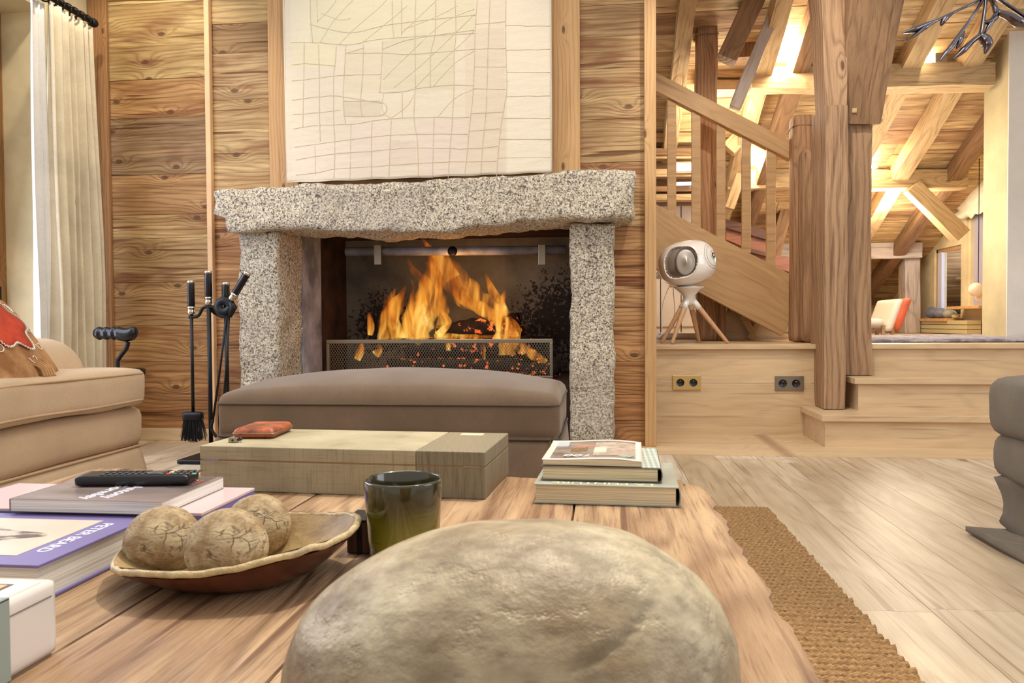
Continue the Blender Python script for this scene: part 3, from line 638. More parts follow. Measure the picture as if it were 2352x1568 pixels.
# tongs: two legs, a round head and a slanting handle
t = thing('fire_tongs', 'black fire tongs with round head and slanting handle on the iron stand', 'fireplace tool', (tx+.09, ty-.02, .2))
hx, hz = at(520, 703, Y=ty-.03).x, at(520, 703, Y=ty-.03).z
bm = bmesh.new(); tube(bm, [(hx+.0, ty-.03, hz-.045), (hx-.035, ty-.03, .45), (hx-.075, ty-.03, .20)], .0055, 8); tube(bm, [(hx+.012, ty-.03, hz-.045), (hx-.005, ty-.03, .45), (hx-.03, ty-.03, .20)], .0055, 8)
tube(bm, smooth_path([(hx-.075, ty-.03, .20), (hx-.085, ty-.03, .16), (hx-.06, ty-.03, .12)], 4), .007, 6); obj('leg', bm, MBLACK, t)
bm = bmesh.new(); tube(bm, [(hx-.012+.030*math.cos(a*math.pi/8), ty-.03, hz+.026*math.sin(a*math.pi/8)) for a in range(17)], .012, 8, flat=1.6); tube(bm, [(hx+.02, ty-.03, hz+.02), (hx+.036, ty-.03, hz-.005), (hx+.016, ty-.03, hz-.05)], [.014, .018, .010], 8)
obj('head', bm, MBLACK, t)
a = at(534, 684, Y=ty-.03); b = at(566, 630, Y=ty-.03); tubeobj('neck', [(hx+.012, ty-.03, hz+.01), a], .006, MBLACK, t, 8); handle('handle', a, b-a, None, t, (b-a).length, .017)
# ------------------------------------------------------------------ stand with finger-grip handle
gs = thing('grip_cane', 'black cane with finger-moulded grip on a bent rod behind the sofa', 'cane', (-2.43, 3.5, 0))
g = at(265, 765, Y=3.5)
def gripfn(v):
    u = (v.x-g.x)/.115
    if u < .12: 
        w = 1-.16*abs(math.sin((u+1.05)*9.5)); v.z = g.z+(v.z-g.z)*w; v.y = g.y+(v.y-g.y)*w
    else: v.z += -.012*math.sin((u-.12)/.88*math.pi)+.010*(u-.12)
    return v
rbox('grip', g.x-.115, g.x+.115, g.y-.03, g.y+.03, g.z-.034, g.z+.034, .006, .031, MBLACKP, gs, gripfn)
rp = [at(294, 785, Y=3.5), at(290, 800, Y=3.5), at(272, 825, Y=3.5), at(270, 845, Y=3.5)]; rp.append(Vector((rp[-1].x, 3.5, .02)))
tubeobj('rod', smooth_path(rp, 5), .0105, MBLACK, gs)
p = at(205, 850, Y=3.5); q = at(328, 852, Y=3.5); rbox('cross_bar', p.x, q.x-.004, 3.47, 3.53, p.z-.014, p.z+.012, .02, .01, MBLACK, gs)
rbox('bar_end', q.x-.05, q.x, 3.465, 3.535, q.z-.022, q.z+.016, .02, .012, MBLACKP, gs)
rbox('foot', rp[-1].x-.05, rp[-1].x+.05, 3.45, 3.55, 0, .025, .02, .01, MBLACK, gs)
# ------------------------------------------------------------------ sofa
MSOFA = fabric('sofa_linen', (220, 190, 154), 2400, .08, .45, sheen=.15, vs=3)
MSOFAP = fabric('sofa_piping', (206, 172, 132), 2400, .08, .3)
sf = thing('sofa', 'beige linen sofa with rolled arm and skirt left of the coffee table', 'sofa', (-2.2, 2.0, 0))
ny = lambda s, a: (lambda v: v+noise.noise_vector(v*s)*a)
def basefn(v): return v+noise.noise_vector(v*3)*.008
rbox('base', -2.75, -1.800, .3, 2.84, .172, .335, .04, .045, MSOFA, sf, basefn)
def cushfn(v):
    u = max(0, 1-abs((v.y-1.95)/1.0)**4); w = max(0, 1-abs((v.x+2.2)/.45)**4)
    if v.z > .42: v.z += .018*u*w
    v.x += .014*noise.noise(v*3.2); v.z += .010*noise.noise(v*4); return v
rbox('seat_cushion', -2.68, -1.775, 1.0, 2.80, .338, .475, .02, .032, MSOFA, sf, cushfn)
def skirt_fn(v):
    k = 1-v.z/.175; v.x += .035*k+.006*math.sin(v.y*9)*k; v.y += .02*k*(1 if v.y > 2 else 0); return v
rbox('skirt', -2.73, -1.80, .3, 2.80, .004, .178, .03, .01, MSOFA, sf, skirt_fn)
def pip(name, pts, r=.0045, m_=None, par=None): return tubeobj(name, smooth_path(pts, 5), r, m_ or MSOFAP, par or sf, 6)
pip('piping', [(-1.797, .4, .178), (-1.797, 1.6, .178), (-1.799, 2.4, .178), (-1.801, 2.79, .178), (-1.808, 2.808, .178), (-1.83, 2.813, .178), (-1.9, 2.815, .178), (-2.2, 2.815, .178)])
YS_ = (1.05, 1.3, 1.6, 1.9, 2.2, 2.5, 2.74)
pip('piping', [cushfn(Vector((-1.779, y, .459))) for y in YS_]+[cushfn(Vector(q)) for q in ((-1.781, 2.765, .459), (-1.789, 2.783, .459), (-1.805, 2.793, .459), (-1.86, 2.796, .459), (-2.2, 2.796, .459))])
pip('piping', [cushfn(Vector((-1.777, y, .360))) for y in YS_]+[cushfn(Vector(q)) for q in ((-1.779, 2.765, .360), (-1.787, 2.783, .360), (-1.803, 2.793, .360), (-1.86, 2.798, .360), (-2.2, 2.798, .360))])
def armfn(v):
    if v.z > .45: v.z = .45+(v.z-.45)*1.0
    v.z -= .05*max(0, (v.x+2.15)/.2)**2 if v.x > -2.15 and v.z > .4 else 0
    return v+noise.noise_vector(v*4)*.006
rbox('arm', -2.8, -1.975, 2.52, 2.80, .30, .605, .03, .12, MSOFA, sf, armfn)
rbox('back', -3.0, -2.65, .3, 2.80, .3, .88, .05, .09, MSOFA, sf, basefn)
# hide cushion
m = N('cow_hide', .85, spec=.2); v = m.co(); m.col(m.mix(m.rng(m.noise(v, 9, 4, .6), .35, .65), lin((150, 104, 66)), lin((204, 158, 110)))); m.bump(m.noise(m.vmul(v, (60, 60, 14)), 5, 3, .6), .6, .006); MHIDE = m.m
MRED = plain('red_hide', (196, 66, 36), .85, var=.12, scale=20, bump=.4, bscale=120)
MSTITCH = plain('white_stitch', (240, 230, 214), .9)
cu = thing('hide_cushion', 'tan hide cushion with a red flower and white stitching on the sofa', 'cushion', (-2.05, 2.0, .48))
cc = at(-28, 795, Y=2.28); tiltm = Euler((math.radians(-8), math.radians(-38), math.radians(12))).to_matrix()
def cuf(v):
    # local: x thickness, y width, z height
    l = v-cc; ry, rz = abs(l.y)/.22, abs(l.z)/.22; e = max(0, 1-ry**3)*max(0, 1-rz**3); l.x *= .22+.78*math.sqrt(e)
    l.y *= 1-.10*(1-rz)*(ry > .6)*(ry-.6); return cc+tiltm@l
rbox('cover', cc.x-.085, cc.x+.085, cc.y-.22, cc.y+.22, cc.z-.22, cc.z+.22, .02, 0, MHIDE, cu, cuf)
def onc(y, z, off=.002):
    ry, rz = abs(y)/.22, abs(z)/.22; e = max(0, 1-ry**3)*max(0, 1-rz**3); return cc+tiltm@Vector((.085*(.22+.78*math.sqrt(e))+off, y, z))
V = [onc(-.02, .04, .006)]; Fc = []; n = 72; R2 = 5
for k in range(1, R2+1):
    for i in range(n):
        a = 2*math.pi*i/n; r = (.115+.018*math.cos(a*6))*k/R2; V.append(onc(-.02+r*math.cos(a), .04+r*math.sin(a), .006))
for i in range(n):
    Fc.append((0, 1+i, 1+(i+1) % n))
    for k in range(R2-1): Fc.append((1+k*n+i, 1+(k+1)*n+i, 1+(k+1)*n+(i+1) % n, 1+k*n+(i+1) % n))
o = obj('red_flower', mk(V, Fc), MRED, cu, True); o.modifiers.new('t', 'SOLIDIFY').thickness = .004
bm = bmesh.new(); pts = []
for i in range(181):
    a = 2*math.pi*i/180; r = .118+.018*math.cos(a*6)+(.006 if i % 2 else -.002); pts.append(onc(-.02+r*math.cos(a), .04+r*math.sin(a), .009))
tube(bm, pts, .0022, 4)
for (y, z, s) in ((.11, -.06, 1), (.10, .12, -1), (-.12, -.09, 1), (.02, -.125, 1), (.13, .02, 1)):
    tube(bm, smooth_path([onc(y-.02, z+.01), onc(y, z-.008*s), onc(y+.022, z+.004), onc(y+.018, z+.022*s), onc(y+.004, z+.014)], 4), .002, 4)
obj('stitching', bm, MSTITCH, cu)
p = at(85, 850, Y=2.32); bm = bmesh.new()
for k in range(5): tube(bm, smooth_path([(p.x-.03, 2.32, p.z+.0), (p.x-.01, 2.30+.01*k, p.z+.02+.004*k), (p.x+.02, 2.31+.012*k, p.z+.008), (p.x+.035, 2.31+.012*k, p.z-.022)], 4), .005, 5)
tube(bm, [(p.x-.03, 2.28, p.z-.02), (p.x-.02, 2.32, p.z+.0)], .008, 6); obj('tie', bm, MHIDE, cu)
# ------------------------------------------------------------------ ottoman
MOTT = fabric('ottoman_velvet', (128, 106, 84), 0, .10, .2, sheen=.3, vs=4)
MOTTP = fabric('ottoman_piping', (92, 78, 64), 0, .1, .2)
ot = thing('ottoman', 'long grey brown upholstered ottoman bench in front of the fireplace', 'ottoman', (-.76, 2.9, 0))
ox0, ox1, oy0, oy1 = -1.385, -.145, 2.6, 3.22
def ottop(v):
    u = 1-((v.x+.765)/.63)**2; w = 1-((v.y-2.91)/.33)**2
    if v.z > .36: v.z += .085*max(0, u)**.55*max(0, w)**.6*(v.z-.36)/.03
    v.x += .006*noise.noise(v*5); v.z += .003*noise.noise(v*8); return v
rbox('cushion_top', ox0, ox1, oy0, oy1, .24, .39, .022, .028, MOTT, ot, ottop)
rbox('body', ox0+.004, ox1-.004, oy0+.004, oy1-.004, .20, .30, .03, .012, MOTT, ot)
def sk(v):
    k = 1-v.z/.245; v.x += (.02*k if v.x > -.7 else -.02*k); v.y += (.015*k if v.y > 2.9 else -.02*k)
    v.y += .006*math.sin(v.x*7)*k; return v
rbox('skirt', ox0-.002, ox1+.002, oy0-.002, oy1+.002, .004, .245, .03, .008, MOTT, ot, sk)
def loop(z, e=.003, r=.004, name='piping'):
    pts = []; rr = .03
    for (cx_, cy_, a0) in ((ox1-rr, oy0+rr, -90), (ox1-rr, oy1-rr, 0), (ox0+rr, oy1-rr, 90), (ox0+rr, oy0+rr, 180)):
        for k in range(5): a = math.radians(a0+k*22.5); pts.append((cx_+(rr+e)*math.cos(a), cy_+(rr+e)*math.sin(a), z))
    pts.append(pts[0]); pts.append(pts[1]); tubeobj(name, pts, r, MOTTP, ot, 6)
loop(.363, .0015, .0035); loop(.246, .003, .004)
tubeobj('pleat_seam', [(ox1-.03, oy0-.007, .243), (ox1-.028, oy0-.018, .12), (ox1-.026, oy0-.027, .01)], .003, MOTTP, ot, 5)
# ------------------------------------------------------------------ coffee table
TZ = .35
tb = thing('coffee_table', 'low rustic coffee table of thick rough oak planks in the foreground', 'coffee table', (-.43, .75, 0))
V = []; Fc = []; sd = []; ti = []
xs = [-1.06, -.80, -.50, -.28, -.045, .186]
tin = [(198, 150, 104), (206, 162, 116), (204, 158, 112), (208, 160, 112), (206, 160, 112)]
for i in range(5):
    ye = 1.475+random.uniform(-.012, .008)
    def pf(v, i=i, ye=ye):
        if v.y > ye-.02: v.y += .012*noise.noise(Vector((v.x*25, i, v.z*30)))+.006*noise.noise(Vector((v.x*90, i, 3)))
        if i == 4 and v.x > .15:
            c = max(0, v.y-(ye-.10)); v.x -= c*c*7; v.x += .009*noise.noise(Vector((v.y*14, 1, v.z*15)))+.006*noise.noise(Vector((v.y*50, 1, v.z*35)))
        if v.z > TZ-.002: v.z += -.0015*abs(noise.noise(Vector((v.x*40, v.y*5, i))))
        return v
    v_, f_ = gridbox(xs[i]+.0008, xs[i+1]-.0008, .12, ye, TZ-.055, TZ, .012, .004, pf)
    b = len(V); V += v_; Fc += [tuple(b+k for k in f) for f in f_]; sd += [i*1.7+.3]*len(f_); ti += [lin(tin[i])]*len(f_)
me = mk(V, Fc); fset(me, sd, ti); obj('table_top', me, MTABLE, tb, True); me.set_sharp_from_angle(angle=math.radians(45))
for (x, y) in ((-.98, .2), (.04, .2), (-.98, 1.28), (.04, 1.28)):
    box('leg', x, x+.10, y, y+.10, .010, TZ-.056, MCOLZ, tb, .004, seed=x+y)
box('apron', -.90, .06, 1.31, 1.35, .20, TZ-.056, MCOLZ, tb, .003, seed=2.2)
# river stone
m = N('river_stone', .42, spec=.45); v = m.co()
b1 = m.rng(m.noise(v, 7, 4, .65), .35, .65); b2 = m.rng(m.noise(m.vmul(v, (18, 30, 55)), 1.4, 4, .7), .40, .62)
c = m.mix(b1, lin((142, 118, 84)), lin((218, 204, 172))); c = m.mix(m.math('MULTIPLY', b2, .55), c, lin((108, 90, 68)))
c = m.mix(m.math('MULTIPLY', m.rng(m.noise(v, 11, 4, .7), .55, .70), .6), c, lin((118, 86, 54)))
m.col(c); pit = m.rng(m.noise(m.vmul(v, (22, 22, 40)), 1.6, 4, .7), .56, .72)
m.bump(m.math('ADD', m.math('MULTIPLY', pit, -.6), m.math('MULTIPLY', m.noise(v, 150, 4, .7), .7)), .45, .004)
m.put(m.b.inputs['Roughness'], m.rng(b2, 0, 1, .36, .55)); MSTONE = m.m
SC = Vector((-.058, .475, .434)); bm = bmesh.new(); bmesh.ops.create_icosphere(bm, subdivisions=6, radius=1)
rotm = Euler((0, math.radians(-5), math.radians(-3))).to_matrix()
for v in bm.verts:
    d = v.co.copy(); d.x = math.copysign(abs(d.x)**.92, d.x)
    p = Vector((d.x*.143, d.y*.115, d.z*.088)); p *= 1+.03*noise.noise(d*1.6)+.010*noise.noise(d*5)
    # crease on the near right shoulder
    q = d.x*.55-d.z*.6+.12; cr = math.exp(-((d.z-.62*d.x-.22-.04*math.sin(d.x*9))/.02)**2)*max(0, 1-((d.x-.52)/.20)**2)
    if d.y < .6: p *= 1-.03*max(0, cr)
    v.co = SC+rotm@p
    if v.co.z < TZ: v.co.z = TZ+(v.co.z-TZ)*.02
o = obj('river_stone', bm, MSTONE, None, True); tag(o, 'large smooth grey green river stone in front on the coffee table', 'stone')
# ------------------------------------------------------------------ dish and wooden balls
m = N('stoneware', .5); v = m.co(); b1 = m.rng(m.noise(v, 18, 4, .6), .35, .65)
m.col(m.mix(b1, lin((132, 104, 66)), lin((172, 144, 98)))); m.bump(m.noise(v, 70, 4, .6), .4, .005); MDISH = m.m
MDISHO = plain('dish_underside', (98, 54, 34), .28, var=.25, scale=14, bump=.15)
MRIM = plain('dish_rim', (206, 182, 136), .4, var=.15, scale=60, bump=.4, bscale=160)
ds = thing('stoneware_dish', 'irregular brown stoneware dish holding three wooden balls', 'dish', (-.285, .865, TZ))
DC = at(502, 1290, Z=TZ+.035); DC = Vector((DC.x-.004, .855, TZ)); ds.location = DC; WM[ds.name] = Matrix.Translation(DC); nS = 96
def rimr(a):
    return Vector((math.cos(a)*(.138+.005*math.sin(3*a)), math.sin(a)*(.116+.006*math.cos(2*a+.5)), 0))
def rimz(a): return .041+.014*math.cos(a)+.002*math.sin(5*a)
rz = Euler((0, 0, math.radians(10))).to_matrix()
def ring(k, zoff, inner): 
    out = []
    for i in range(nS):
        a = 2*math.pi*i/nS; r = rimr(a)*k; z = .004+(rimz(a)-.004)*max(0, (k-.5)/.5)**1.5 if k > .5 else .004; out.append(DC+rz@r+Vector((0, 0, z+zoff)))
    return out
V = []; Fc = []
ks = [.02, .2, .4, .5, .6, .7, .8, .9, .97, 1.0]
for k in ks: V += ring(k, .006, True)
for j in range(len(ks)-1):
    for i in range(nS): a = j*nS+i; b = j*nS+(i+1) % nS; Fc.append((a, b, b+nS, a+nS))
Fc.append(tuple(range(nS))[::-1]); obj('inner_bowl', mk(V, Fc), MDISH, ds, True)
V = []; Fc = []
for k in ks: V += ring(k, -.0035, False)
V = [v if v.z > TZ+.0005 else Vector((v.x, v.y, TZ+.0005)) for v in V]
for j in range(len(ks)-1):
    for i in range(nS): a = j*nS+i; b = j*nS+(i+1) % nS; Fc.append((a, a+nS, b+nS, b))
Fc.append(tuple(range(nS))); obj('underside', mk(V, Fc), MDISHO, ds, True)
bm = bmesh.new(); r1 = ring(1.0, .0015, True); tube(bm, [p+noise.noise_vector(p*60)*.0015 for p in r1]+[r1[0], r1[1]], .0040, 8); obj('rim', bm, MRIM, ds)
m = N('ball_wood', .75, spec=.25); v = m.co()
c = m.mix(m.rng(m.noise(v, 38, 4, .65), .38, .62), lin((150, 124, 90)), lin((206, 186, 150)))
c = m.mix(m.math('MULTIPLY', m.rng(m.noise(v, 75, 4, .7), .55, .66), .75), c, lin((98, 74, 50)))
wv_ = m.vadd(v, m.vmul(m.noise(v, 30, 2, .5, 0, 1), (.03, .03, .03)))
g1 = m.noise(m.vmul(wv_, (60, 60, 420)), 1, 3, .7); c = m.mix(m.math('MULTIPLY', m.rng(g1, .53, .66), .5), c, lin((110, 88, 62)))
vn = m.t.nodes.new('ShaderNodeTexVoronoi'); vn.feature = 'DISTANCE_TO_EDGE'; m.put(vn.inputs['Vector'], m.vmul(wv_, (34, 34, 60))); vn.inputs['Scale'].default_value = 1
ck = m.math('MULTIPLY', m.rng(vn.outputs[0], .035, .005), m.rng(m.noise(v, 22, 2, .5), .52, .62))
c = m.mix(m.math('MULTIPLY', ck, .6), c, lin((70, 52, 36))); m.col(c)
m.bump(m.math('ADD', m.math('MULTIPLY', ck, -.9), m.math('MULTIPLY', g1, -.5)), .7, .003); m = m.m
def ball(px, py, Y, r, label, sq, rot, crack):
    c = at(px, py, Y=Y); bm = bmesh.new(); bmesh.ops.create_icosphere(bm, subdivisions=5, radius=1); R = Euler(rot).to_matrix()
    for v in bm.verts:
        d = v.co.copy(); k = 1+.02*noise.noise(d*1.5+Vector((px, 0, 0)))+.006*noise.noise(d*9)
        for (n_, off, w, lim, lo) in crack:
            q = d.dot(Vector(n_).normalized())-off-.03*noise.noise(d*4); l = d.dot(Vector(lim).normalized())
            if l > lo: k -= w*math.exp(-(q/.018)**2)*min(1, (l-lo)*5)
        v.co = R@Vector((d.x*r*k*sq[0], d.y*r*k*sq[1], d.z*r*k*sq[2]))
    mw = Matrix.Translation(c); me = bpy.data.meshes.new('wooden_ball'); bm.to_mesh(me); bm.free(); fset(me, px*.01)
    return tag(obj('wooden_ball', me, m, None, True, mw), label, 'ball', 'weathered wooden balls in the dish')
ball(375, 1246, .862, .0440, 'cracked wooden ball at the left of the dish', (1.02, 1, 1), (0, 0, 0), [((.55, 0, .8), -.25, .07, (.4, -.8, -.3), .1), ((.2, .2, .9), .0, .03, (.2, -.9, 0), .3)])
ball(522, 1258, .800, .0440, 'smoothest wooden ball, at the front middle of the dish', (1, 1, 1), (0, 0, 0), [((.7, 0, -.7), -.6, .025, (-.5, -.6, .6), .55)])
ball(592, 1210, .925, .0418, 'wooden ball with fine wavy cracks at the back right of the dish', (.98, 1, 1), (0, .2, 0), [((-.5, 0, .8), .55, .03, (.1, -.4, .9), .4), ((-.9, 0, .2), -.3, .02, (.6, -.6, 0), .3), ((.2, 0, .95), -.3, .02, (.9, -.3, -.3), .3)])
# ------------------------------------------------------------------ glass and little wooden block
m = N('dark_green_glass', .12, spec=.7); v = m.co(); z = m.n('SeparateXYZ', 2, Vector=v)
c = m.mix(m.rng(z, TZ+.022, TZ+.075, 1, 0), lin((60, 56, 22)), lin((150, 144, 30)))  # olive glow low in the glass is painted into its colour
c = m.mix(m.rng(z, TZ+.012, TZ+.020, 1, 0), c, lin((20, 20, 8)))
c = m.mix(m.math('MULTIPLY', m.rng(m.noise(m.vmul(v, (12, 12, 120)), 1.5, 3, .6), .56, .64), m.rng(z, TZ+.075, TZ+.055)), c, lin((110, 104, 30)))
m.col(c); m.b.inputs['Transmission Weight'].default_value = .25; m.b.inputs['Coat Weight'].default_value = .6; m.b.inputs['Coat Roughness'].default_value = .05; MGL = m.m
gc = at(926, 1112, Y=.94); gc.z = TZ
gt = thing('glass_tumbler', 'dark olive green glass tumbler behind the large stone', 'glass', tuple(gc))
prof = [(0, .001), (.040, .001), (.0425, .004), (.0455, .03), (.048, .07), (.0495, .1005), (.049, .103), (.0475, .1035), (.0465, .1015), (.045, .07), (.043, .02), (0, .012)]
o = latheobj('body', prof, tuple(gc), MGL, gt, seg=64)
latheobj('candle_wax', [(0, .0125), (.042, .0125), (.0432, .032), (0, .034)], tuple(gc), plain('wax', (150, 140, 60), .5), gt)
wb = thing('wood_block', 'small charred square wooden block beside the green glass', 'block', (-.24, .98, TZ))
p = at(812, 1180, Y=.99)
m = wood('charred_block', (110, 74, 56), (36, 26, 22), axis=2, F=60, warp=1, knots=.2, ring=.5, blot=.8, rough=.6, kn=(9, 9), fine=.6, bump=.6)
box('block', p.x+.002, p.x+.052, .955, 1.005, TZ, p.z, m, wb, .002, seed=1)
box('corner_cap', p.x, p.x+.054, .953, 1.007, p.z-.001, p.z+.002, MBLACK, wb, .0008)
for k in (-1, 1): box('strap', p.x+.016, p.x+.022, .9535+(.0515 if k > 0 else 0), .9555+(.0515 if k > 0 else 0), TZ, p.z, MBLACK, wb)
# ------------------------------------------------------------------ long box
m = N('shagreen', .5); v = m.co(); v1 = m.noise(m.vmul(v, (220, 220, 14)), 1, 3, .7); v2 = m.noise(m.vmul(v, (14, 14, 260)), 1, 3, .7)
c = m.mix(m.rng(m.noise(v, 6, 3, .6), .35, .65), lin((160, 148, 118)), lin((186, 174, 144)))
c = m.mix(m.math('MULTIPLY', m.rng(v1, .52, .75), .45), c, lin((104, 94, 66))); c = m.mix(m.math('MULTIPLY', m.rng(v2, .52, .75), .4), c, lin((112, 100, 74)))
m.col(c); m.bump(v2, .15, .002); MSHA = m.m
m2_ = N('shagreen_dark', .5); v = m2_.co(); v1 = m2_.noise(m2_.vmul(v, (220, 220, 14)), 1, 3, .7)
m2_.col(m2_.mix(m2_.rng(v1, .45, .75), lin((136, 126, 104)), lin((98, 90, 70)))); MSHD = m2_.m
bxr = Matrix.Translation((-.196, 1.27, 0)) @ Matrix.Rotation(math.radians(-3.2), 4, 'Z')
lb = thing('long_box', 'long flat taupe box with hinged lid lying across the coffee table', 'box', (-.45, 1.4, TZ))
def bxf(v): return bxr@v
def lbox(name, x0, x1, y0, y1, z0, z1, m_, par, r=.0015):
    bm = bmesh.new(); abox(bm, x0, x1, y0, y1, z0, z1, r)
    bmesh.ops.recalc_face_normals(bm, faces=bm.faces); bmesh.ops.transform(bm, matrix=bxr, verts=bm.verts); return obj(name, bm, m_, par)
LX = -.528; zt = TZ+.0805; zm = TZ+.056
lbox('base', LX, -.122, 0, .225, TZ, zm-.002, MSHA, lb); lbox('base_panel', -.1215, 0, 0, .225, TZ, zm-.002, MSHD, lb)
lid = lbox('lid', LX, -.122, 0, .225, zm, zt, MSHA, lb); lbox('lid_panel', -.1215, 0, 0, .225, zm, zt, MSHD, lid)
lbox('seam_strip', LX+.002, -.002, .001, .224, zm-.002, zm, plain('seam_brown', (150, 118, 72), .6), lb, 0)
for xx in (LX+.008, -.038): lbox('hinge', xx, xx+.03, -.0006, .003, zm-.0022, zm+.0005, MCHROME, lb, 0)
lbox('label', -.09, -.045, .185, .212, zt, zt+.0004, plain('label_paper', (206, 190, 160), .7), lid, 0)
# stain patches on the lid belong to its surface; the case lies on top
lc = thing('leather_case', 'worn orange brown leather zip case lying on the long box', 'case', (-.60, 1.45, zt))
MLEA = plain('worn_leather', (166, 84, 48), .38, var=.3, scale=26, bump=.25, bscale=120)
a0 = at(560, 1010, Z=zt+.01); cr = Matrix.Translation(at(606, 998, Z=zt)) @ Matrix.Rotation(math.radians(4), 4, 'Z')
cz = .0205
def lf(v):
    k = 1-max(0, v.z-.010)*6; return cr@Vector((v.x*k*(1+.0), v.y*k, v.z))
rbox('case_body', -.041, .041, -.058, .058, .001, cz, .005, .009, MLEA, lc, lf)
pts = []
for (sx_, sy_, a_) in ((1, -1, -90), (1, 1, 0), (-1, 1, 90), (-1, -1, 180)):
    for k in range(5): a = math.radians(a_+k*22.5); pts.append(cr@Vector((sx_*.0325+.0088*math.cos(a), sy_*.049+.0088*math.sin(a), .0105)))
pts += pts[:2]; tubeobj('zip', pts, .0011, MNICKEL, lc, 5)
p = at(537, 1016, Z=zt); bm = bmesh.new(); abox(bm, p.x-.0085, p.x+.0085, p.y-.005, p.y+.005, zt+.0005, zt+.009, .001); o = obj('metal_tag', bm, MNICKEL, lc)
latheobj('hole', [(0, 0), (.0022, 0), (.0022, .0003), (0, .0003)], (p.x, p.y-.0051, zt+.0048), MBLACKP, o, (0, -1, 0), 12)
tubeobj('cord', smooth_path([(p.x+.006, p.y, zt+.005), (p.x+.014, p.y+.004, zt+.006), cr@Vector((-.036, -.04, .008))], 4), .0016, MBLACK, lc, 6)
# ------------------------------------------------------------------ books
MPAGE = N('pages', .8); v = MPAGE.co(); MPAGE.col(MPAGE.mix(m_ := MPAGE.rng(MPAGE.noise(MPAGE.vmul(v, (4, 4, 900)), 1, 2, .6), .4, .65), lin((236, 222, 190)), lin((186, 168, 130)))); MPAGE = MPAGE.m
MPAGEW = N('white_pages', .7); v = MPAGEW.co(); MPAGEW.col(MPAGEW.mix(MPAGEW.rng(MPAGEW.noise(MPAGEW.vmul(v, (4, 4, 900)), 1, 2, .6), .4, .65), lin((240, 236, 228)), lin((196, 192, 186)))); MPAGEW = MPAGEW.m
def book(name, label, cx, cy, z, w, d, h, ang, cover, pages, spine='x+', ct=.0022, over=.003, group=None, cat='book'):
    """w along X, d along Y"""
    t = thing(name, label, cat, (cx, cy, z), group); R = Matrix.Translation((cx, cy, z)) @ Matrix.Rotation(math.radians(ang), 4, 'Z')
    def b(n, x0, x1, y0, y1, z0, z1, m_, bev=.0006):
        bm = bmesh.new(); abox(bm, x0, x1, y0, y1, z0, z1, bev); bmesh.ops.recalc_face_normals(bm, faces=bm.faces); bmesh.ops.transform(bm, matrix=R, verts=bm.verts); return obj(n, bm, m_, t)
    sxp = spine == 'x+'; sxm = spine == 'x-'; syp = spine == 'y+'; sym = spine == 'y-'
    b('page_block', -w/2+(0.001 if sxm else over), w/2-(.005 if sxp else over), -d/2+(.001 if sym else over), d/2-(.001 if syp else over), ct, h-ct, pages, 0)
    b('back_cover', -w/2, w/2, -d/2, d/2, 0.0003, ct, cover); fc = b('front_cover', -w/2, w/2, -d/2, d/2, h-ct, h, cover)
    if spine:
        if sxp: bm = bmesh.new(); tube(bm, [(w/2-.0015+.004*math.cos(a), -d/2, h/2+(h/2-.001)*math.sin(a)) for a in [math.radians(q) for q in range(-90, 91, 15)]], .0012, 6); \
            bm.free(); n_ = 13; V = []; Fc = []
        if sxp:
            for yy in (-d/2, d/2):
                for rr_ in (0, .0018):
                    for q in range(n_): a = math.radians(-90+q*15); V.append(R@Vector((w/2-.002+(.005-rr_)*math.cos(a), yy, h/2+(h/2-rr_)*math.sin(a))))
            for q in range(n_-1):
                A = q; Fc += [(A, A+1, A+1+2*n_, A+2*n_), (A+n_, A+3*n_, A+1+3*n_, A+1+n_), (A, A+n_, A+n_+1, A+1), (A+2*n_, A+2*n_+1, A+3*n_+1, A+3*n_)]
            obj('spine', mk(V, Fc), cover, t)
        elif sxm: b('spine', -w/2-.0005, -w/2+.002, -d/2, d/2, 0.0003, h, cover)
        elif syp: b('spine', -w/2, w/2, d/2-.002, d/2+.0005, 0.0003, h, cover)
    return t, fc, R
MC1 = plain('grey_green_jacket', (168, 172, 158), .28, var=.12, scale=14); MC2 = plain('dark_grey_jacket', (116, 104, 96), .3, var=.25, scale=9)
t, fc, R = book('art_book', 'thick grey green art book, lowest of the stack at the right of the table', .010, 1.355, TZ, .236, .215, .0325, -2.2, MC1, MPAGE, 'x+')
MGOLD = plain('cream_lettering', (236, 222, 178), .5)
text('title', 'LA PEINTURE', R@Vector((-.005, -.094, .0329)), (0, 0, math.radians(177.8)), .019, MGOLD, fc, 1.5)
z2 = TZ+.033
t, fc, R = book('art_book', 'cream-paged hardback book in the middle of the stack of three', .001, 1.375, z2, .199, .20, .0245, -2.0, MC2, MPAGE, 'x+', group=None)
m = N('plaid_jacket', .3); v = m.co(); bx_ = m.math('SINE', m.math('MULTIPLY', m.n('SeparateXYZ', 0, Vector=v), 700)); by_ = m.math('SINE', m.math('MULTIPLY', m.n('SeparateXYZ', 1, Vector=v), 400))
m.col(m.mix(m.rng(m.math('ADD', bx_, by_), -1, 1), lin((206, 214, 204)), lin((150, 166, 160))))
bm = bmesh.new(); abox(bm, .068, .099, -.099, .099, .0246, .025); bmesh.ops.transform(bm, matrix=R, verts=bm.verts); obj('plaid_edge', bm, m.m, fc)
z3 = z2+.0253
mg = thing('magazine', 'glossy magazine with white-bordered cover on top of the book stack', 'magazine', (-.01, 1.36, z3))
R = Matrix.Translation((-.013, 1.372, z3)) @ Matrix.Rotation(math.radians(-2.5), 4, 'Z'); mw_, md_ = .166, .185
def warp(v):
    return R@Vector((v.x, v.y, v.z+.002*math.sin(v.x*30+.6)*(v.z/.012)-.002*max(0, (v.x-.04)/.04)*(v.z/.012)+.003*(v.z/.012)*max(0, (v.y-.05)/.04)))
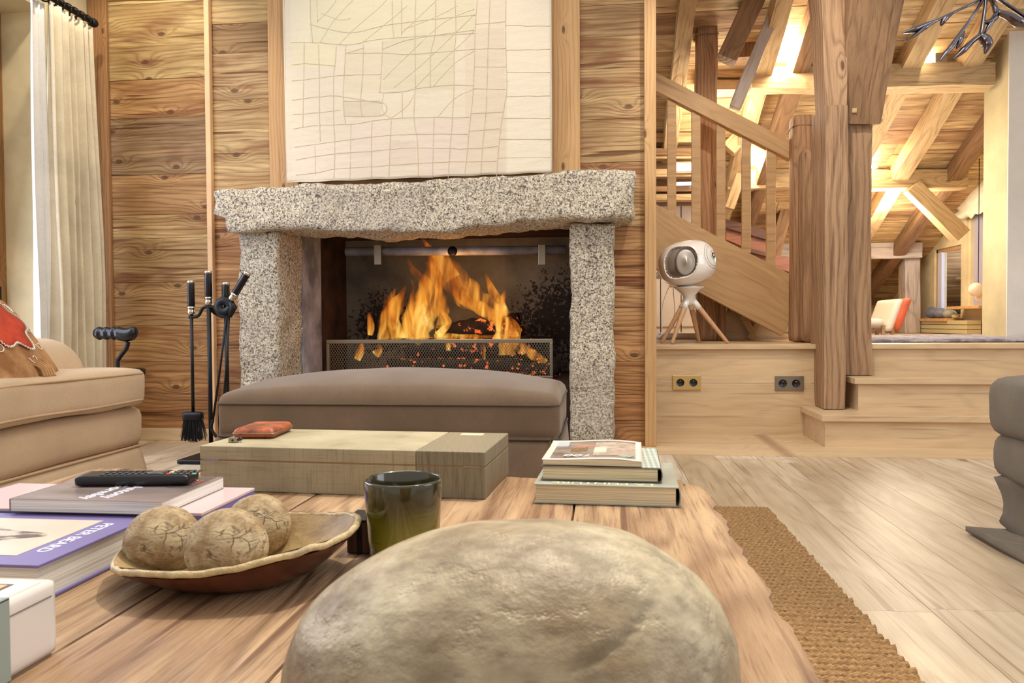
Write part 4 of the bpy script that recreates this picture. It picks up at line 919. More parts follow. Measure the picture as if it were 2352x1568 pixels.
rbox('page_block', -mw_/2+.001, mw_/2, -md_/2, md_/2, .0005, .0105, .01, 0, MPAGE, mg, warp, False)
cv = rbox('cover', -mw_/2-.001, mw_/2+.001, -md_/2-.001, md_/2+.001, .0106, .0114, .008, 0, plain('magazine_border', (238, 224, 210), .25), mg, warp)
def mpatch(name, x0, x1, y0, y1, m_, dz=.0116):
    nx_ = max(2, int((x1-x0)/.008)); ny_ = max(2, int((y1-y0)/.012)); V = [warp(Vector((x0+(x1-x0)*i/nx_, y0+(y1-y0)*j/ny_, dz))) for j in range(ny_+1) for i in range(nx_+1)]
    return obj(name, mk(V, [(j*(nx_+1)+i, j*(nx_+1)+i+1, (j+1)*(nx_+1)+i+1, (j+1)*(nx_+1)+i) for j in range(ny_) for i in range(nx_)]), m_, cv, True)
MPH = plain('photo_taupe', (152, 134, 122), .25, var=.2, scale=30)
mpatch('photo', -.072, .073, -.082, .083, MPH); mpatch('photo_room', .0, .073, -.06, .07, plain('photo_pale', (190, 172, 156), .25, var=.15, scale=60), .0117)
mpatch('photo_lamp', -.035, .0, .03, .045, plain('photo_coral', (222, 130, 100), .25), .0118); mpatch('photo_page', .0, .022, -.03, .02, plain('photo_cream', (230, 216, 192), .25), .0118)
mpatch('photo_cloth', -.072, -.05, .04, .083, plain('photo_blue', (186, 192, 196), .25), .0118); mpatch('photo_plant', -.042, -.012, -.02, .022, plain('photo_plant', (126, 98, 66), .4, var=.5, scale=300), .0118)
MTEAL = plain('teal_letter', (150, 190, 170), .3)
text('title', 'AD', R@Vector((.040, -.066, .0128)), (0, 0, math.radians(177.5)), .026, MTEAL, cv, 1.8)
text('title', '100', R@Vector((-.022, -.066, .0128)), (0, 0, math.radians(177.5)), .024, plain('white_letter', (240, 236, 230), .4), cv, 1.3, shear=.3)
# books at the left
MBLUE = plain('violet_cloth', (122, 110, 164), .45, var=.05, scale=8); MNAVY = plain('navy_cloth', (38, 34, 78), .45)
t, fc, R = book('photography_book', 'thick violet-blue cloth photography book at the front left of the table', -.80, .848, TZ, .40, .206, .043, 0, MBLUE, MPAGEW, 'x-', ct=.0035, over=.004)
for o in (fc,):
    fx = -.600
    p0 = Vector((-.672, .786)); 
m = N('photo_print', .35); v = m.co(); 
c = m.mix(m.rng(m.noise(v, 8, 3, .6), .4, .65), lin((222, 206, 190)), lin((202, 186, 168))); m.col(c); MPHO = m.m
bm = bmesh.new(); abox(bm, -.93, -.650, .775, .925, TZ+.0431, TZ+.0434); ph = obj('cover_photo', bm, MPHO, fc)
m = N('photo_subject', .35); v = m.co(); m.col(m.mix(m.rng(m.noise(m.vmul(v, (26, 60, 1)), 1, 3, .6), .42, .55), lin((96, 78, 70)), lin((206, 190, 172)))); 
V = [Vector((-.770, .855, TZ+.0437))]; n = 36
for i in range(n):
    a = 2*math.pi*i/n; r = 1+.16*math.sin(3*a+1)+.10*math.sin(5*a); V.append(Vector((-.765+.075*r*math.cos(a), .855+.030*r*math.sin(a)-.010*math.cos(a), TZ+.0437)))
obj('photo_subject', mk(V, [(0, i+1, (i+1) % n+1) for i in range(n)]), m.m, ph)
MWL = plain('white_lettering', (232, 230, 244), .5)
text('title', 'PETER BEARD', Vector((-.634, .851, TZ+.0433)), (0, 0, math.radians(-90)), .0205, MWL, fc, 1.0)
t, fc, R = book('photography_book', 'violet-edged book with pale pink cover under the grey exhibition book', -.735, 1.043, TZ, .40, .158, .046, 0, plain('pink_cover', (214, 190, 192), .25), plain('violet_edge', (112, 104, 168), .4), 'x-', ct=.004, over=.0005)
z4 = TZ+.0465
MCG = N('grey_photo_cover', .28); v = MCG.co(); MCG.col(MCG.mix(MCG.rng(MCG.noise(MCG.vmul(v, (3, 9, 1)), 1.6, 3, .6), .38, .62), lin((150, 134, 134)), lin((116, 104, 100)))); MCG = MCG.m
t, fc, R = book('exhibition_book', 'mauve grey softcover exhibition book lying under the remote control', -.692, 1.030, z4, .222, .166, .0175, 0, MCG, MPAGEW, 'x-', ct=.0007, over=.0004)
zz = z4+.0177
text('title', 'Antony', Vector((-.672, 1.00, zz)), (0, 0, math.radians(-90)), .026, MWL, fc, 1.0); text('title', 'Gormley', Vector((-.698, 1.00, zz)), (0, 0, math.radians(-90)), .026, MWL, fc, 1.0)
bm = bmesh.new(); abox(bm, -.625, -.590, 1.03, 1.108, zz-.0002, zz+.0001); lbp = obj('title_panel', bm, plain('panel_dark', (92, 82, 76), .4), fc)
MRL = plain('red_print', (206, 76, 54), .5)
for k_, (xx_, mm_) in enumerate(((-.616, MWL), (-.608, MWL), (-.599, MRL))):
    bm = bmesh.new()
    for j_ in range(4): abox(bm, xx_-.0025, xx_+.0025, 1.055+j_*.008, 1.060+j_*.008, zz+.0001, zz+.0003)
    obj('panel_print', bm, mm_, lbp)
# remote control
rc = thing('remote_control', 'black television remote control lying on the mauve grey book', 'remote control', (-.64, 1.03, zz))
p = at(190, 1098, Y=1.045); q = at(452, 1100, Y=1.075); L = (q-p).length; RR = Matrix.Translation(((p.x+q.x)/2, 1.055, zz+.0002)) @ Matrix.Rotation(math.atan2(.022, L), 4, 'Z')
rbox('body', -L/2, L/2, -.023, .023, 0, .0155, .006, .005, MBLACKP, rc, lambda v: RR@v)
MBTN = plain('button_grey', (70, 70, 72), .5)
for i in range(15):
    for j in range(3):
        if i in (7, 8): continue
        mm = MBTN
        if i == 10: mm = [plain('b_red', (190, 60, 50), .4), plain('b_white', (220, 214, 206), .4), plain('b_yel', (214, 190, 120), .4)][j]
        if i == 14 and j == 0: mm = plain('b_teal', (90, 170, 150), .4)
        cx_, cy_ = -.045+i*.0095, (j-1)*.0125; bm = bmesh.new(); abox(bm, cx_-.003, cx_+.003, cy_-.0035, cy_+.0035, .0152, .0168, .0006); bmesh.ops.transform(bm, matrix=RR, verts=bm.verts); obj('button', bm, mm, rc)
obj('dial', (lambda bm: (lathe(bm, [(0, .0152), (.012, .0152), (.012, .0166), (.006, .0166), (.005, .0172), (0, .0172)], RR@Vector((.0265, 0, 0)), (0, 0, 1), 24), bm)[1])(bmesh.new()), MBTN, rc)
# white lacquered box
wbx = thing('white_box', 'white lacquered box with framed lid at the bottom left corner', 'box', (-.58, .57, TZ))
MLAC = plain('white_lacquer', (226, 220, 214), .25, coat=.3); MCREAM = plain('cream_panel', (244, 238, 218), .4)
rbox('base', -.72, -.498, .50, .642, TZ, TZ+.068, .006, .005, MLAC, wbx, lambda v: v)
box('lid_gap', -.70, -.4975, .515, .634, TZ+.0535, TZ+.0545, plain('gap_dark', (120, 96, 90), .8), wbx)
box('lid', -.71, -.503, .505, .628, TZ+.066, TZ+.0695, MCREAM, wbx, .0008)
box('frame_line', -.70, -.520, .515, .617, TZ+.0694, TZ+.0698, plain('dark_line', (92, 72, 66), .5), wbx)
box('lid_panel', -.70, -.5235, .518, .6135, TZ+.0697, TZ+.0702, plain('gold_line', (214, 176, 110), .4), wbx)
box('lid_panel', -.70, -.528, .520, .610, TZ+.0701, TZ+.0706, MCREAM, wbx)
MRIB = plain('silver_green_ribbon', (150, 164, 158), .35)
box('ribbon', -.715, -.4965, .568, .5835, TZ+.0685, TZ+.0712, MRIB, wbx, .0008); box('ribbon', -.4985, -.4965, .568, .5835, TZ, TZ+.0712, MRIB, wbx, .0006)
# ------------------------------------------------------------------ jute rug
m = N('jute', .9, spec=.1); v = m.co(); nn = m.noise(m.vmul(v, (40, 160, 40)), 2, 3, .7)
m.col(m.mix(m.rng(nn, .3, .7), lin((120, 86, 52)), lin((196, 158, 112)))); m.bump(m.noise(v, 500, 3, .6), .6, .003); MJ = m.m
V = []; Fc = []; X0r, X1r, Y0r, Y1r = -1.35, .563, .3, 2.68; nrow = 94; nxs = 300; nr = 5
rw = (Y1r-Y0r)/nrow
xsr = [ -.3+(X1r+.3)*i/nxs for i in range(nxs+1)]
for r_ in range(nrow):
    yc = Y0r+(r_+.5)*rw; b = len(V); endx = .006*noise.noise(Vector((r_*.7, 0, 0)))+.004*random.random()
    for i, x in enumerate(xsr):
        wy = .0035*noise.noise(Vector((x*7, r_*.35, 0))); tw = .5+.5*math.sin(x*480+r_*1.3); xe = x+(endx if i == nxs else 0)
        hgt = .0115+.0035*tw
        for k in range(nr):
            a = math.pi*k/(nr-1); V.append((xe, yc+wy-math.cos(a)*rw*.47, .0012+math.sin(a)*hgt))
    for i in range(nxs):
        for k in range(nr-1): A = b+i*nr+k; Fc.append((A, A+nr, A+nr+1, A+1))
    Fc.append(tuple(b+nxs*nr+k for k in range(nr)))
rg_ = obj('jute_rug', mk(V, Fc), MJ, None, True); box('backing', -1.34, X1r-.006, Y0r+.005, Y1r-.005, .0004, .002, plain('jute_backing', (120, 88, 56), .95), rg_)
tag(rg_, 'ribbed brown jute rug under the coffee table on the oak floor', 'rug')
# ------------------------------------------------------------------ armchair at the right edge
MARM = fabric('armchair_cord', (126, 112, 92), 2400, .14, .6, sheen=.3, vs=6)
ac = thing('armchair', 'grey upholstered slipcovered armchair cut off by the right edge', 'armchair', (1.6, 2.0, 0))
nf = lambda k, a: (lambda v: v+noise.noise_vector(v*k)*a)
ta = at(2340, 905, Y=1.85).z
rbox('seat_cushion', 1.165, 1.95, 1.80, 2.5, .30, ta, .03, .055, MARM, ac, nf(4, .02))
rbox('body', 1.180, 1.95, 1.83, 2.5, .17, .31, .03, .05, MARM, ac, nf(5, .015))
def askirt(v):
    k = 1-v.z/.17; v.x += .03*math.sin(k*3.1)-.035*max(0, k-.75)*4*.5; v.y -= .03*k; return v+noise.noise_vector(v*6)*.015
rbox('skirt', 1.185, 1.95, 1.84, 2.5, .018, .18, .03, .02, MARM, ac, askirt)
def hemf(v): return v+noise.noise_vector(v*5)*.012
rbox('hem', 1.10, 1.95, 1.86, 2.45, .003, .024, .03, .009, MARM, ac, hemf)
MARP = fabric('armchair_piping', (112, 102, 92), 2400, .1, .3)
for z in (ta-.025, .325, .175):
    x = 1.18; tubeobj('piping', [(x+.03, 2.3, z), (x-.002, 2.0, z), (x+.004, 1.87, z), (x+.04, 1.81, z), (1.9, 1.805, z)], .005, MARP, ac, 6)
rbox('backrest', 1.75, 1.98, 1.82, 2.5, .40, .80, .05, .07, MARM, ac, nf(4, .02))
# ------------------------------------------------------------------ sockets
for (a, b, lab, mt) in (((1545, 862), (1610, 895), 'bright brass double wall socket at the left of the platform front', MBRASS), ((1780, 863), (1846, 897), 'dull grey bronze double wall socket at the right of the platform front', MNICKEL)):
    p = at(*a, Y=4.45); q = at(*b, Y=4.45); t = thing('wall_socket', lab, 'socket', ((p.x+q.x)/2, 4.45, q.z), 'double sockets on the platform front')
    pl = box('plate', p.x, q.x, 4.446, 4.455, q.z, p.z, mt, t, .0015)
    for k in (.27, .73):
        c = Vector((p.x+(q.x-p.x)*k, 4.4455, (p.z+q.z)/2)); o = latheobj('outlet', [(0, 0), (.0215, 0), (.0225, .001), (.0225, -.001)][::-1], tuple(c), MBLACKP, t, (0, -1, 0), 28)
        for dx in (-.009, .009): latheobj('pin_hole', [(0, .0012), (.0028, .0012), (.0028, .0004)], (c.x+dx, c.y, c.z), plain('hole_black', (4, 4, 4), .9), o, (0, -1, 0), 10)
        latheobj('earth_pin', [(0, .0045), (.0022, .004), (.0026, .0005)], (c.x, c.y, c.z+.010), MCHROME, o, (0, -1, 0), 10)
# ------------------------------------------------------------------ loudspeaker
sp = thing('loudspeaker', 'white egg-shaped loudspeaker on three-legged wooden stand on the platform', 'loudspeaker', (.53, 4.62, .516))
SP = at(1578, 606, Y=4.65); MSW = plain('gloss_white', (242, 236, 228), .12, coat=.8); MLEG = wood('beech_leg', (214, 164, 122), (176, 124, 84), axis=2, F=20, knots=.0, ring=.15, blot=.3, fine=.2, bump=.05, rough=.4)
rt = Vector((1, .117, 0)).normalized(); tw = Vector((.117, -1, -.02)).normalized(); upv = Vector((0, 0, 1))
MGR = N('woofer_grey', .35, .2); v = MGR.co(); MGR.col(MGR.mix(MGR.rng(MGR.noise(v, 9, 2, .5), .4, .6), lin((150, 138, 126)), lin((122, 110, 100)))); MGR = MGR.m
MGR2 = plain('woofer_dome', (172, 164, 154), .3, .2); MDG = plain('dark_trim', (64, 60, 58), .4)
tl_ = math.radians(10)
def onshell(d):
    d = d.normalized(); x, y, z = d.dot(rt), d.dot(tw), d.dot(upv); x, z = x*math.cos(tl_)+z*math.sin(tl_), -x*math.sin(tl_)+z*math.cos(tl_)
    k = (abs(x/.166)**2.5+abs(y/.15)**2.5+abs(z/(.138 if z > 0 else .130))**2.5)**(-1/2.5); return SP+d*k
def su(s_, u_): return rt*s_+upv*u_+tw*math.sqrt(max(.0, 1-s_*s_-u_*u_))
def stad(s_, u_):  # signed distance to the rounded window, in unit sphere units
    u2 = u_+.10*(s_+.4)*-1; cx_ = min(max(s_, -.48), -.22); return math.hypot((s_-cx_)*1.4, u2-.02)-.58
bm = bmesh.new(); bmesh.ops.create_icosphere(bm, subdivisions=6, radius=1)
for v in bm.verts:
    d = v.co.normalized(); s_, u_, t_ = d.dot(rt), d.dot(upv), d.dot(tw); p = onshell(d)
    if t_ > -.25:
        q_ = stad(s_, u_)
        if q_ < 0: p = p-(p-SP).normalized()*.016*min(1, -q_/.03)
    v.co = p
for f in bm.faces:
    d = (f.calc_center_median()-SP).normalized(); s_, u_, t_ = d.dot(rt), d.dot(upv), d.dot(tw)
    if t_ > -.25 and stad(s_, u_) < -.01: f.material_index = 1
shell = obj('shell', bm, [MSW, MGR], sp, True)
# woofer dome inside the window and its rings
wd = su(-.27, .02); wv = (SP-0*wd)
e1 = wd.cross(upv).normalized(); e2 = e1.cross(wd).normalized(); V = []; Fc = []; nn_ = 40; nr_ = 8; pc = onshell(wd)-SP
def wp(r, a, off): 
    d = su(-.24+.36*r*math.cos(a), .02+.53*r*math.sin(a)); p = onshell(d); return p-(p-SP).normalized()*(.012*r-off)
V.append(wp(0, 0, .001))
for j in range(1, nr_+1):
    for i in range(nn_): V.append(wp(j/nr_, 2*math.pi*i/nn_, .001-.010*(1 if j < nr_ else 0)*math.sin(math.pi*j/nr_)))
for i in range(nn_):
    Fc.append((0, 1+i, 1+(i+1) % nn_))
    for j in range(nr_-1): Fc.append((1+j*nn_+i, 1+(j+1)*nn_+i, 1+(j+1)*nn_+(i+1) % nn_, 1+j*nn_+(i+1) % nn_))
o = obj('woofer', mk(V, Fc), MGR2, sp, True); o.modifiers.new('t', 'SOLIDIFY').thickness = .003
bm = bmesh.new(); tube(bm, [wp(1.02, 2*math.pi*i/48, .003) for i in range(50)], .0022, 6); obj('woofer_ring', bm, MDG, o)
bm = bmesh.new(); pts = []
for i in range(73):
    a = 2*math.pi*i/72; ca, sa = math.cos(a), math.sin(a); lo_, hi_ = 0.0, .72
    for _ in range(24):
        mid = (lo_+hi_)/2; s_, u_ = -.35+ca*mid, .02+sa*mid
        if s_*s_+u_*u_ > .97 or stad(s_, u_) > 0: hi_ = mid
        else: lo_ = mid
    pts.append(onshell(su(-.35+ca*lo_, .02+sa*lo_)))
tube(bm, pts+[pts[1]], .0036, 6); obj('window_rim', bm, MSW, sp)
# front driver (right): concentric rings and a pierced rosette
fn_ = su(.77, .26); fe1 = fn_.orthogonal().normalized(); fe2 = fn_.cross(fe1)
bm = bmesh.new()
for ang in (.48, .38, .17): tube(bm, [onshell(fn_+(fe1*math.cos(a*math.pi/24)+fe2*math.sin(a*math.pi/24))*ang) for a in range(50)], .0011, 5)
obj('driver_ring', bm, MDG, sp)
bm = bmesh.new()
for i in range(10):
    a = 2*math.pi*i/10; c = onshell(fn_+(fe1*math.cos(a)+fe2*math.sin(a))*.10); c2 = onshell(fn_+(fe1*math.cos(a+.3)+fe2*math.sin(a+.3))*.055)
    lathe(bm, [(0, .001), (.0052, .001), (.0052, -.001)], c, fn_, 10); lathe(bm, [(0, .001), (.0034, .001), (.0034, -.001)], c2, fn_, 8)
obj('rosette', bm, MDG, sp)
# stand
zc = at(1582, 660, Y=4.65).z; sx0 = at(1582, 660, Y=4.65).x
stn = latheobj('stand_cup', [(0, -.105), (.022, -.105), (.030, -.085), (.036, -.05), (.062, -.022), (.088, -.004), (.091, .002), (0, .006)], (sx0, 4.65, zc), MSW, sp)
latheobj('seat_ring', [(.064, .002), (.070, .002), (.070, .005), (.064, .005)], (sx0, 4.65, zc), MDG, sp)
ends = [at(1519, 790, Y=4.60), at(1543, 793, Y=4.50), at(1672, 788, Y=4.60), at(1606, 780, Y=4.80)]
for e in ends:
    e.z = .520; a = Vector((sx0+(e.x-sx0)*.10, 4.65+(e.y-4.65)*.10, zc-.075)); bq = a+(e-a)*.20
    tubeobj('socket', [a, bq], [.020, .0175], MSW, stn, 14)
    d = (e-bq).normalized(); tubeobj('leg', [bq, bq+d*.01, e-d*.006, e], [.0155, .016, .0105, .006], MLEG, sp, 14)
cb = at(1516, 778, Y=4.62); bm = bmesh.new()
tube(bm, smooth_path([at(1536, 660, Y=4.72), at(1522, 700, Y=4.70), at(1520, 760, Y=4.66), at(1515, 775, Y=4.64)], 5), .0022, 6); tube(bm, smooth_path([at(1546, 662, Y=4.72), at(1549, 720, Y=4.68), at(1535, 752, Y=4.66), at(1520, 768, Y=4.64), at(1512, 774, Y=4.62)], 5), .0026, 6)
obj('cable', bm, plain('white_cable', (222, 214, 208), .4), sp)
# ------------------------------------------------------------------ timber helper: local X runs along the beam
def timber(name, p, q, w, h, m_, label, cat='beam', group=None, amp=.008, up=(0, 0, 1), parent=None, r=.008, step=.06, taper=1.0):
    p = Vector(p); q = Vector(q); L = (q-p).length; X = (q-p).normalized(); U = Vector(up)
    if abs(X.dot(U)) > .98: U = Vector((0, -1, 0))
    Yv = U.cross(X).normalized(); Z = X.cross(Yv).normalized()
    mw = Matrix(((X.x, Yv.x, Z.x, p.x), (X.y, Yv.y, Z.y, p.y), (X.z, Yv.z, Z.z, p.z), (0, 0, 0, 1))); s = p*3.1
    def f(v):
        k = 1+(taper-1)*v.x/L; v.y *= k; v.z *= k
        a = Vector((v.x*1.3, v.y*2, v.z*2))+s; b = Vector((v.x*3.5, v.y*14, v.z*14))+s
        n = noise.noise_vector(a)*amp*1.6+noise.noise_vector(b)*amp*.6; return v+Vector((0, n.y, n.z))
    V, Fc = gridbox(0, L, -w/2, w/2, -h/2, h/2, min(step, w/3, h/3), r, f); me = mk(V, Fc); fset(me, (p.x*3+p.z*1.7) % 9)
    for po in me.polygons: po.use_smooth = True
    me.set_sharp_from_angle(angle=math.radians(50))
    o = obj(name, me, m_, parent, False, mw)
    if label: tag(o, label, cat, group)
    return o
def pxbeam(name, a, b, wpx, m_, label, Y, depth=None, **k):
    p = at(a[0], a[1], Y=Y); q = at(b[0], b[1], Y=Y); w = wpx/F*Y
    return timber(name, p, q, depth or w, w, m_, label, up=(0, 0, 1) if abs(b[0]-a[0]) > abs(b[1]-a[1])*.05 else (0, -1, 0), **k)
def vpost(name, px0, px1, y0, y1, Y, depth, m_, label, z0=None, **k):
    """upright with front face at Y between two image columns"""
    a = at((px0+px1)/2, y0, Y=Y); b = at((px0+px1)/2, y1, Y=Y); w = (px1-px0)/F*Y; zb_ = z0 if z0 is not None else b.z
    return timber(name, (b.x, Y+depth/2, zb_), (b.x, Y+depth/2, a.z), w, depth, m_, label, cat='post', up=(0, -1, 0), **k)
# ------------------------------------------------------------------ main post with brace
mp = thing('timber_post', 'massive old split timber post standing on the oak steps', 'post', (1.37, 4.45, .17))
X_ = lambda px, Y, y=500: at(px, y, Y=Y).x
xa, xb = X_(1893, 4.27), X_(1946, 4.27)
timber('post_trunk', ((xa+xb)/2, 4.40, .169), ((xa+xb)/2+.004, 4.40, 1.80), xb-xa, .26, MCOLX, None, parent=mp, amp=.009, up=(0, -1, 0), step=.04)
timber('upper_trunk', ((xa+xb)/2+.008, 4.38, 1.79), (X_(1898, 4.3, 0), 4.38, 2.75), xb-xa, .2, MCOLX, None, parent=mp, amp=.009, up=(0, -1, 0), step=.04, taper=1.15)
xc, xd = X_(1938, 4.41), X_(2003, 4.41)
timber('front_part', ((xc+xd)/2, 4.50, .343), ((xc+xd)/2, 4.50, at(1960, 288, Y=4.41).z), xd-xc, .19, MCOLX, None, parent=mp, amp=.010, up=(0, -1, 0), step=.04)
br = timber('brace', at(1962, 288, Y=4.46), at(2003, -40, Y=4.30)+Vector((0, 0, .1)), .20, .21, MOLD2, 'dark slanting brace rising from the massive post', amp=.010, up=(0, -1, 0), taper=1.5, step=.04)
br['category'] = 'brace'
pg = at(1963, 253, Y=4.34); box('peg', pg.x-.013, pg.x+.013, pg.y, pg.y+.03, pg.z-.013, pg.z+.013, MOLDX, br, .003)
vpost('timber_post', 1846, 1890, 335, 786, 4.72, .14, MCOLX, 'round-edged post between the stair newel and the massive post', z0=.516, r=.04)
# ------------------------------------------------------------------ staircase
sr = thing('staircase', 'open pine staircase with balustrade rising to the left behind the loudspeaker', 'staircase', (1.0, 5.0, .516))
YS = 5.0
def quad(name, pts, Y0, Y1, m_, par, seed=1):
    P = [at(x, y, Y=Y0) for x, y in pts]; n = len(P); V = [(p.x, Y0, p.z) for p in P]+[(p.x, Y1, p.z) for p in P]
    Fc = [tuple(range(n)), tuple(range(n, 2*n))[::-1]]+[(i, i+n, (i+1) % n+n, (i+1) % n) for i in range(n)]
    me = mk(V, Fc); bm = bmesh.new(); bm.from_mesh(me); bmesh.ops.recalc_face_normals(bm, faces=bm.faces); bm.to_mesh(me); bm.free(); fset(me, seed); return obj(name, me, m_, par)
def plank(name, a, b, hpx, Y0, Y1, m_, par, seed=1):
    """board with its local X along the slope, so that the grain follows"""
    p = at(a[0], a[1], Y=Y0); q = at(b[0], b[1], Y=Y0); h = hpx/F*Y0*math.cos(math.atan2(abs(q.z-p.z), abs(q.x-p.x)))
    X = (q-p).normalized(); Yv = Vector((0, 1, 0)); Z = X.cross(Yv).normalized(); mw = Matrix(((X.x, Yv.x, Z.x, p.x), (X.y, Yv.y, Z.y, p.y), (X.z, Yv.z, Z.z, p.z), (0, 0, 0, 1)))
    bm = bmesh.new(); abox(bm, -.35, (q-p).length, 0, Y1-Y0, -h/2, h/2, .004); bmesh.ops.recalc_face_normals(bm, faces=bm.faces); me = bpy.data.meshes.new(name); bm.to_mesh(me); bm.free(); fset(me, seed)
    return obj(name, me, m_, par, False, mw)
plank('stringer', (1500, 540), (1830, 714), 146, YS, YS+.05, MSTAIR, sr, 3)
plank('handrail', (1500, 184), (1826, 350), 42, YS-.01, YS+.06, MSTAIR, sr, 5)
for i, (px, yt, yb) in enumerate(((1543, 215, 490), (1599, 240, 515), (1656, 270, 545), (1715, 300, 570), (1772, 325, 600))):
    a = at(px, yt, Y=YS+.01); c = at(px, yb, Y=YS+.01); w = .028
    box('baluster', a.x-w, a.x+w, YS+.012, YS+.042, c.z-.03, a.z, MSTAIR, sr, .003, seed=i+.5)
for i in range(9):
    p = at(1790-i*42, 735-i*22.5, Y=YS+.05); box('tread', p.x-.16, p.x+.13, YS+.051, YS+.95, p.z-.0, p.z+.035, MSTAIR, sr, .003, seed=i+2)
plank('stringer', (1500, 540), (1830, 714), 146, YS+.95, YS+1.0, MSTAIR, sr, 4)
nw = at(1845, 260, Y=4.86); nx0, nx1 = at(1822, 500, Y=4.86).x, at(1870, 500, Y=4.86).x
np_ = rbox('newel_post', nx0, nx1, 4.86, 5.0, .517, nw.z, .04, .02, MCOLZ, sr, rough_fn(.006, 3), True, 4.4)
box('cap_groove', nx0-.001, nx1+.001, 4.858, 5.002, nw.z-.075, nw.z-.068, MOLD2, np_)
# old post behind the rail, wider below
t = thing('timber_post', 'tall old post behind the stair balustrade, its grooved cap above the handrail', 'post', (.7, 5.3, .516))
a = at(1625, 58, Y=5.25); x0 = at(1600, 300, Y=5.25).x; x1 = at(1650, 300, Y=5.25).x
rbox('post_front', x0, x1, 5.25, 5.38, .517, a.z, .05, .015, MCOLZ, t, rough_fn(.008, 3), True, 1.2)
box('cap_groove', x0-.004, x1+.002, 5.243, 5.385, a.z-.062, a.z-.055, MOLD2, t)
rbox('post_side', x1-.004, x1+.055, 5.27, 5.38, .517, at(1650, 280, Y=5.25).z, .05, .012, MCOLZ, t, rough_fn(.008, 3), True, 2.2)
# thin uprights in the upper left of the stairwell
for (a, b, y0, y1, Y, m_, lab) in ((1566, 1582, -20, 156, 5.9, MCOLX, 'thin brown upright, leftmost in the stairwell'), (1583, 1606, -20, 200, 5.8, MOLDX, 'pale upright right of the leftmost one in the stairwell'),
                                 (1613, 1652, -20, 110, 5.75, MGREY, 'gnarled pale upright behind the grooved post cap'), (1653, 1674, -20, 152, 5.85, MCOLX, 'slim round upright right of the gnarled one')):
    vpost('timber_upright', a, b, y0, y1, Y, .09, m_, lab, amp=.012)
# ------------------------------------------------------------------ attic: roof
def zr(y): return 4.96-.4452*y
P_ = []; V = []; Fc = []; sd = []; ti = []
ang = math.atan(.4452); L = 0; y = 4.2; tl = [(232, 196, 128), (222, 180, 112), (238, 204, 140), (206, 160, 100), (228, 190, 126), (196, 148, 94)]
while y < 9.6:
    w = .13+random.random()*.06; y2 = y+w*math.cos(ang); xa = -.2
    while xa < 5.2:
        ln = 1.2+random.random()*1.6; xb = min(xa+ln, 5.2); b = len(V); t0 = .0+random.random()*.006
        V += [(x, yy, zr(yy)+dz) for x in (xa+.001, xb-.001) for yy in (y+.001, y2-.001) for dz in (-t0, .03)]
        Fc += [tuple(b+i for i in f) for f in ((0, 1, 3, 2), (4, 6, 7, 5), (0, 4, 5, 1), (2, 3, 7, 6), (0, 2, 6, 4), (1, 5, 7, 3))]
        sd += [random.random()*9]*6; ti += [lin(random.choice(tl))]*6; xa = xb
    y = y2
me = mk(V, Fc); fset(me, sd, ti); tag(obj('ceiling', me, MROOF), kind='structure')
def roofhit(px, py):
    d = ray(px, py); t = (4.96-H)/(d.z+.4452*d.y); return Vector((d.x*t, d.y*t, d.z*t+H))
Q = Euler((0, 0, 0))
for i, (px, py, w, lab) in enumerate(((2171, 204, .13, 'roof rafter above the right spotlights'), (2257, 281, .11, 'roof rafter along the right plaster wall'), (2043, 210, .13, 'roof rafter just right of the massive post'),
                                   (1800, 240, .11, 'roof rafter seen left of the massive post'), (1700, 330, .11, 'roof rafter behind the stair balusters'), (1570, 60, .11, 'roof rafter at the left of the stairwell'))):
    h = roofhit(px, py)
    if i == 6: x = h.x
    y0, y1 = 4.3, 9.4
    timber('rafter', (h.x, y0, zr(y0)-.075), (h.x, y1, zr(y1)-.075), w, .13, MOLD2 if i in (1, 3) else MOLDX, lab, 'rafter', 'rafters under the attic roof', amp=.008, up=(0, 0, 1))
# tie beams / purlins
pxbeam('tie_beam', (1722, 186), (2274, 176), 50, MOLDX, 'upper horizontal beam carrying two spotlights', 5.6, depth=.16, amp=.012)
pxbeam('tie_beam', (1668, 416), (2216, 413), 42, MOLDX, 'middle horizontal beam carrying two spotlights', 6.83, depth=.16, amp=.012)
pxbeam('tie_beam', (1690, 577), (2112, 576), 34, MGREY, 'lowest weathered horizontal beam of the attic', 8.0, depth=.16, amp=.012)
o = pxbeam('knee_brace', (2092, 428), (2208, 542), 34, MOLDX, 'short knee brace under the middle beam, beside the far window', 6.75, amp=.008); o['category'] = 'brace'
vpost('timber_post', 2080, 2112, 588, 756, 8.0, .14, MGREY, 'weathered grey post left of the far window', z0=.516)
vpost('timber_post', 2067, 2080, 600, 760, 8.15, .05, MOLDX, 'thin pale post left of the weathered grey one', z0=.516, amp=.003)
o = pxbeam('diagonal_brace', (1672, 345), (1806, 210), 34, MOLDX, 'pale diagonal brace rising behind the handrail', 6.3, amp=.008); o['category'] = 'brace'
o = pxbeam('diagonal_brace', (1668, 140), (1748, -30), 44, MOLD2, 'dark purplish brace slanting up at the top of the stairwell', 5.1, amp=.008); o['category'] = 'brace'
o = pxbeam('diagonal_brace', (1690, 250), (1800, -20), 26, MGREY, 'grey lichened brace with bright edge above the handrail', 5.15, amp=.012); o['category'] = 'brace'
vpost('timber_block', 1692, 1762, 24, 130, 5.4, .22, MOLD2, 'squat dark beam end between the slanting braces', amp=.006)
for (y, x1_, hh, lab) in ((168, 1718, 28, 'short stub beam above the handrail'), (200, 1727, 24, 'stub beam directly below the shorter one')):
    pxbeam('stub_beam', (1600, y), (x1_, y), hh, MOLDX, lab, 5.7, depth=.12, amp=.008)
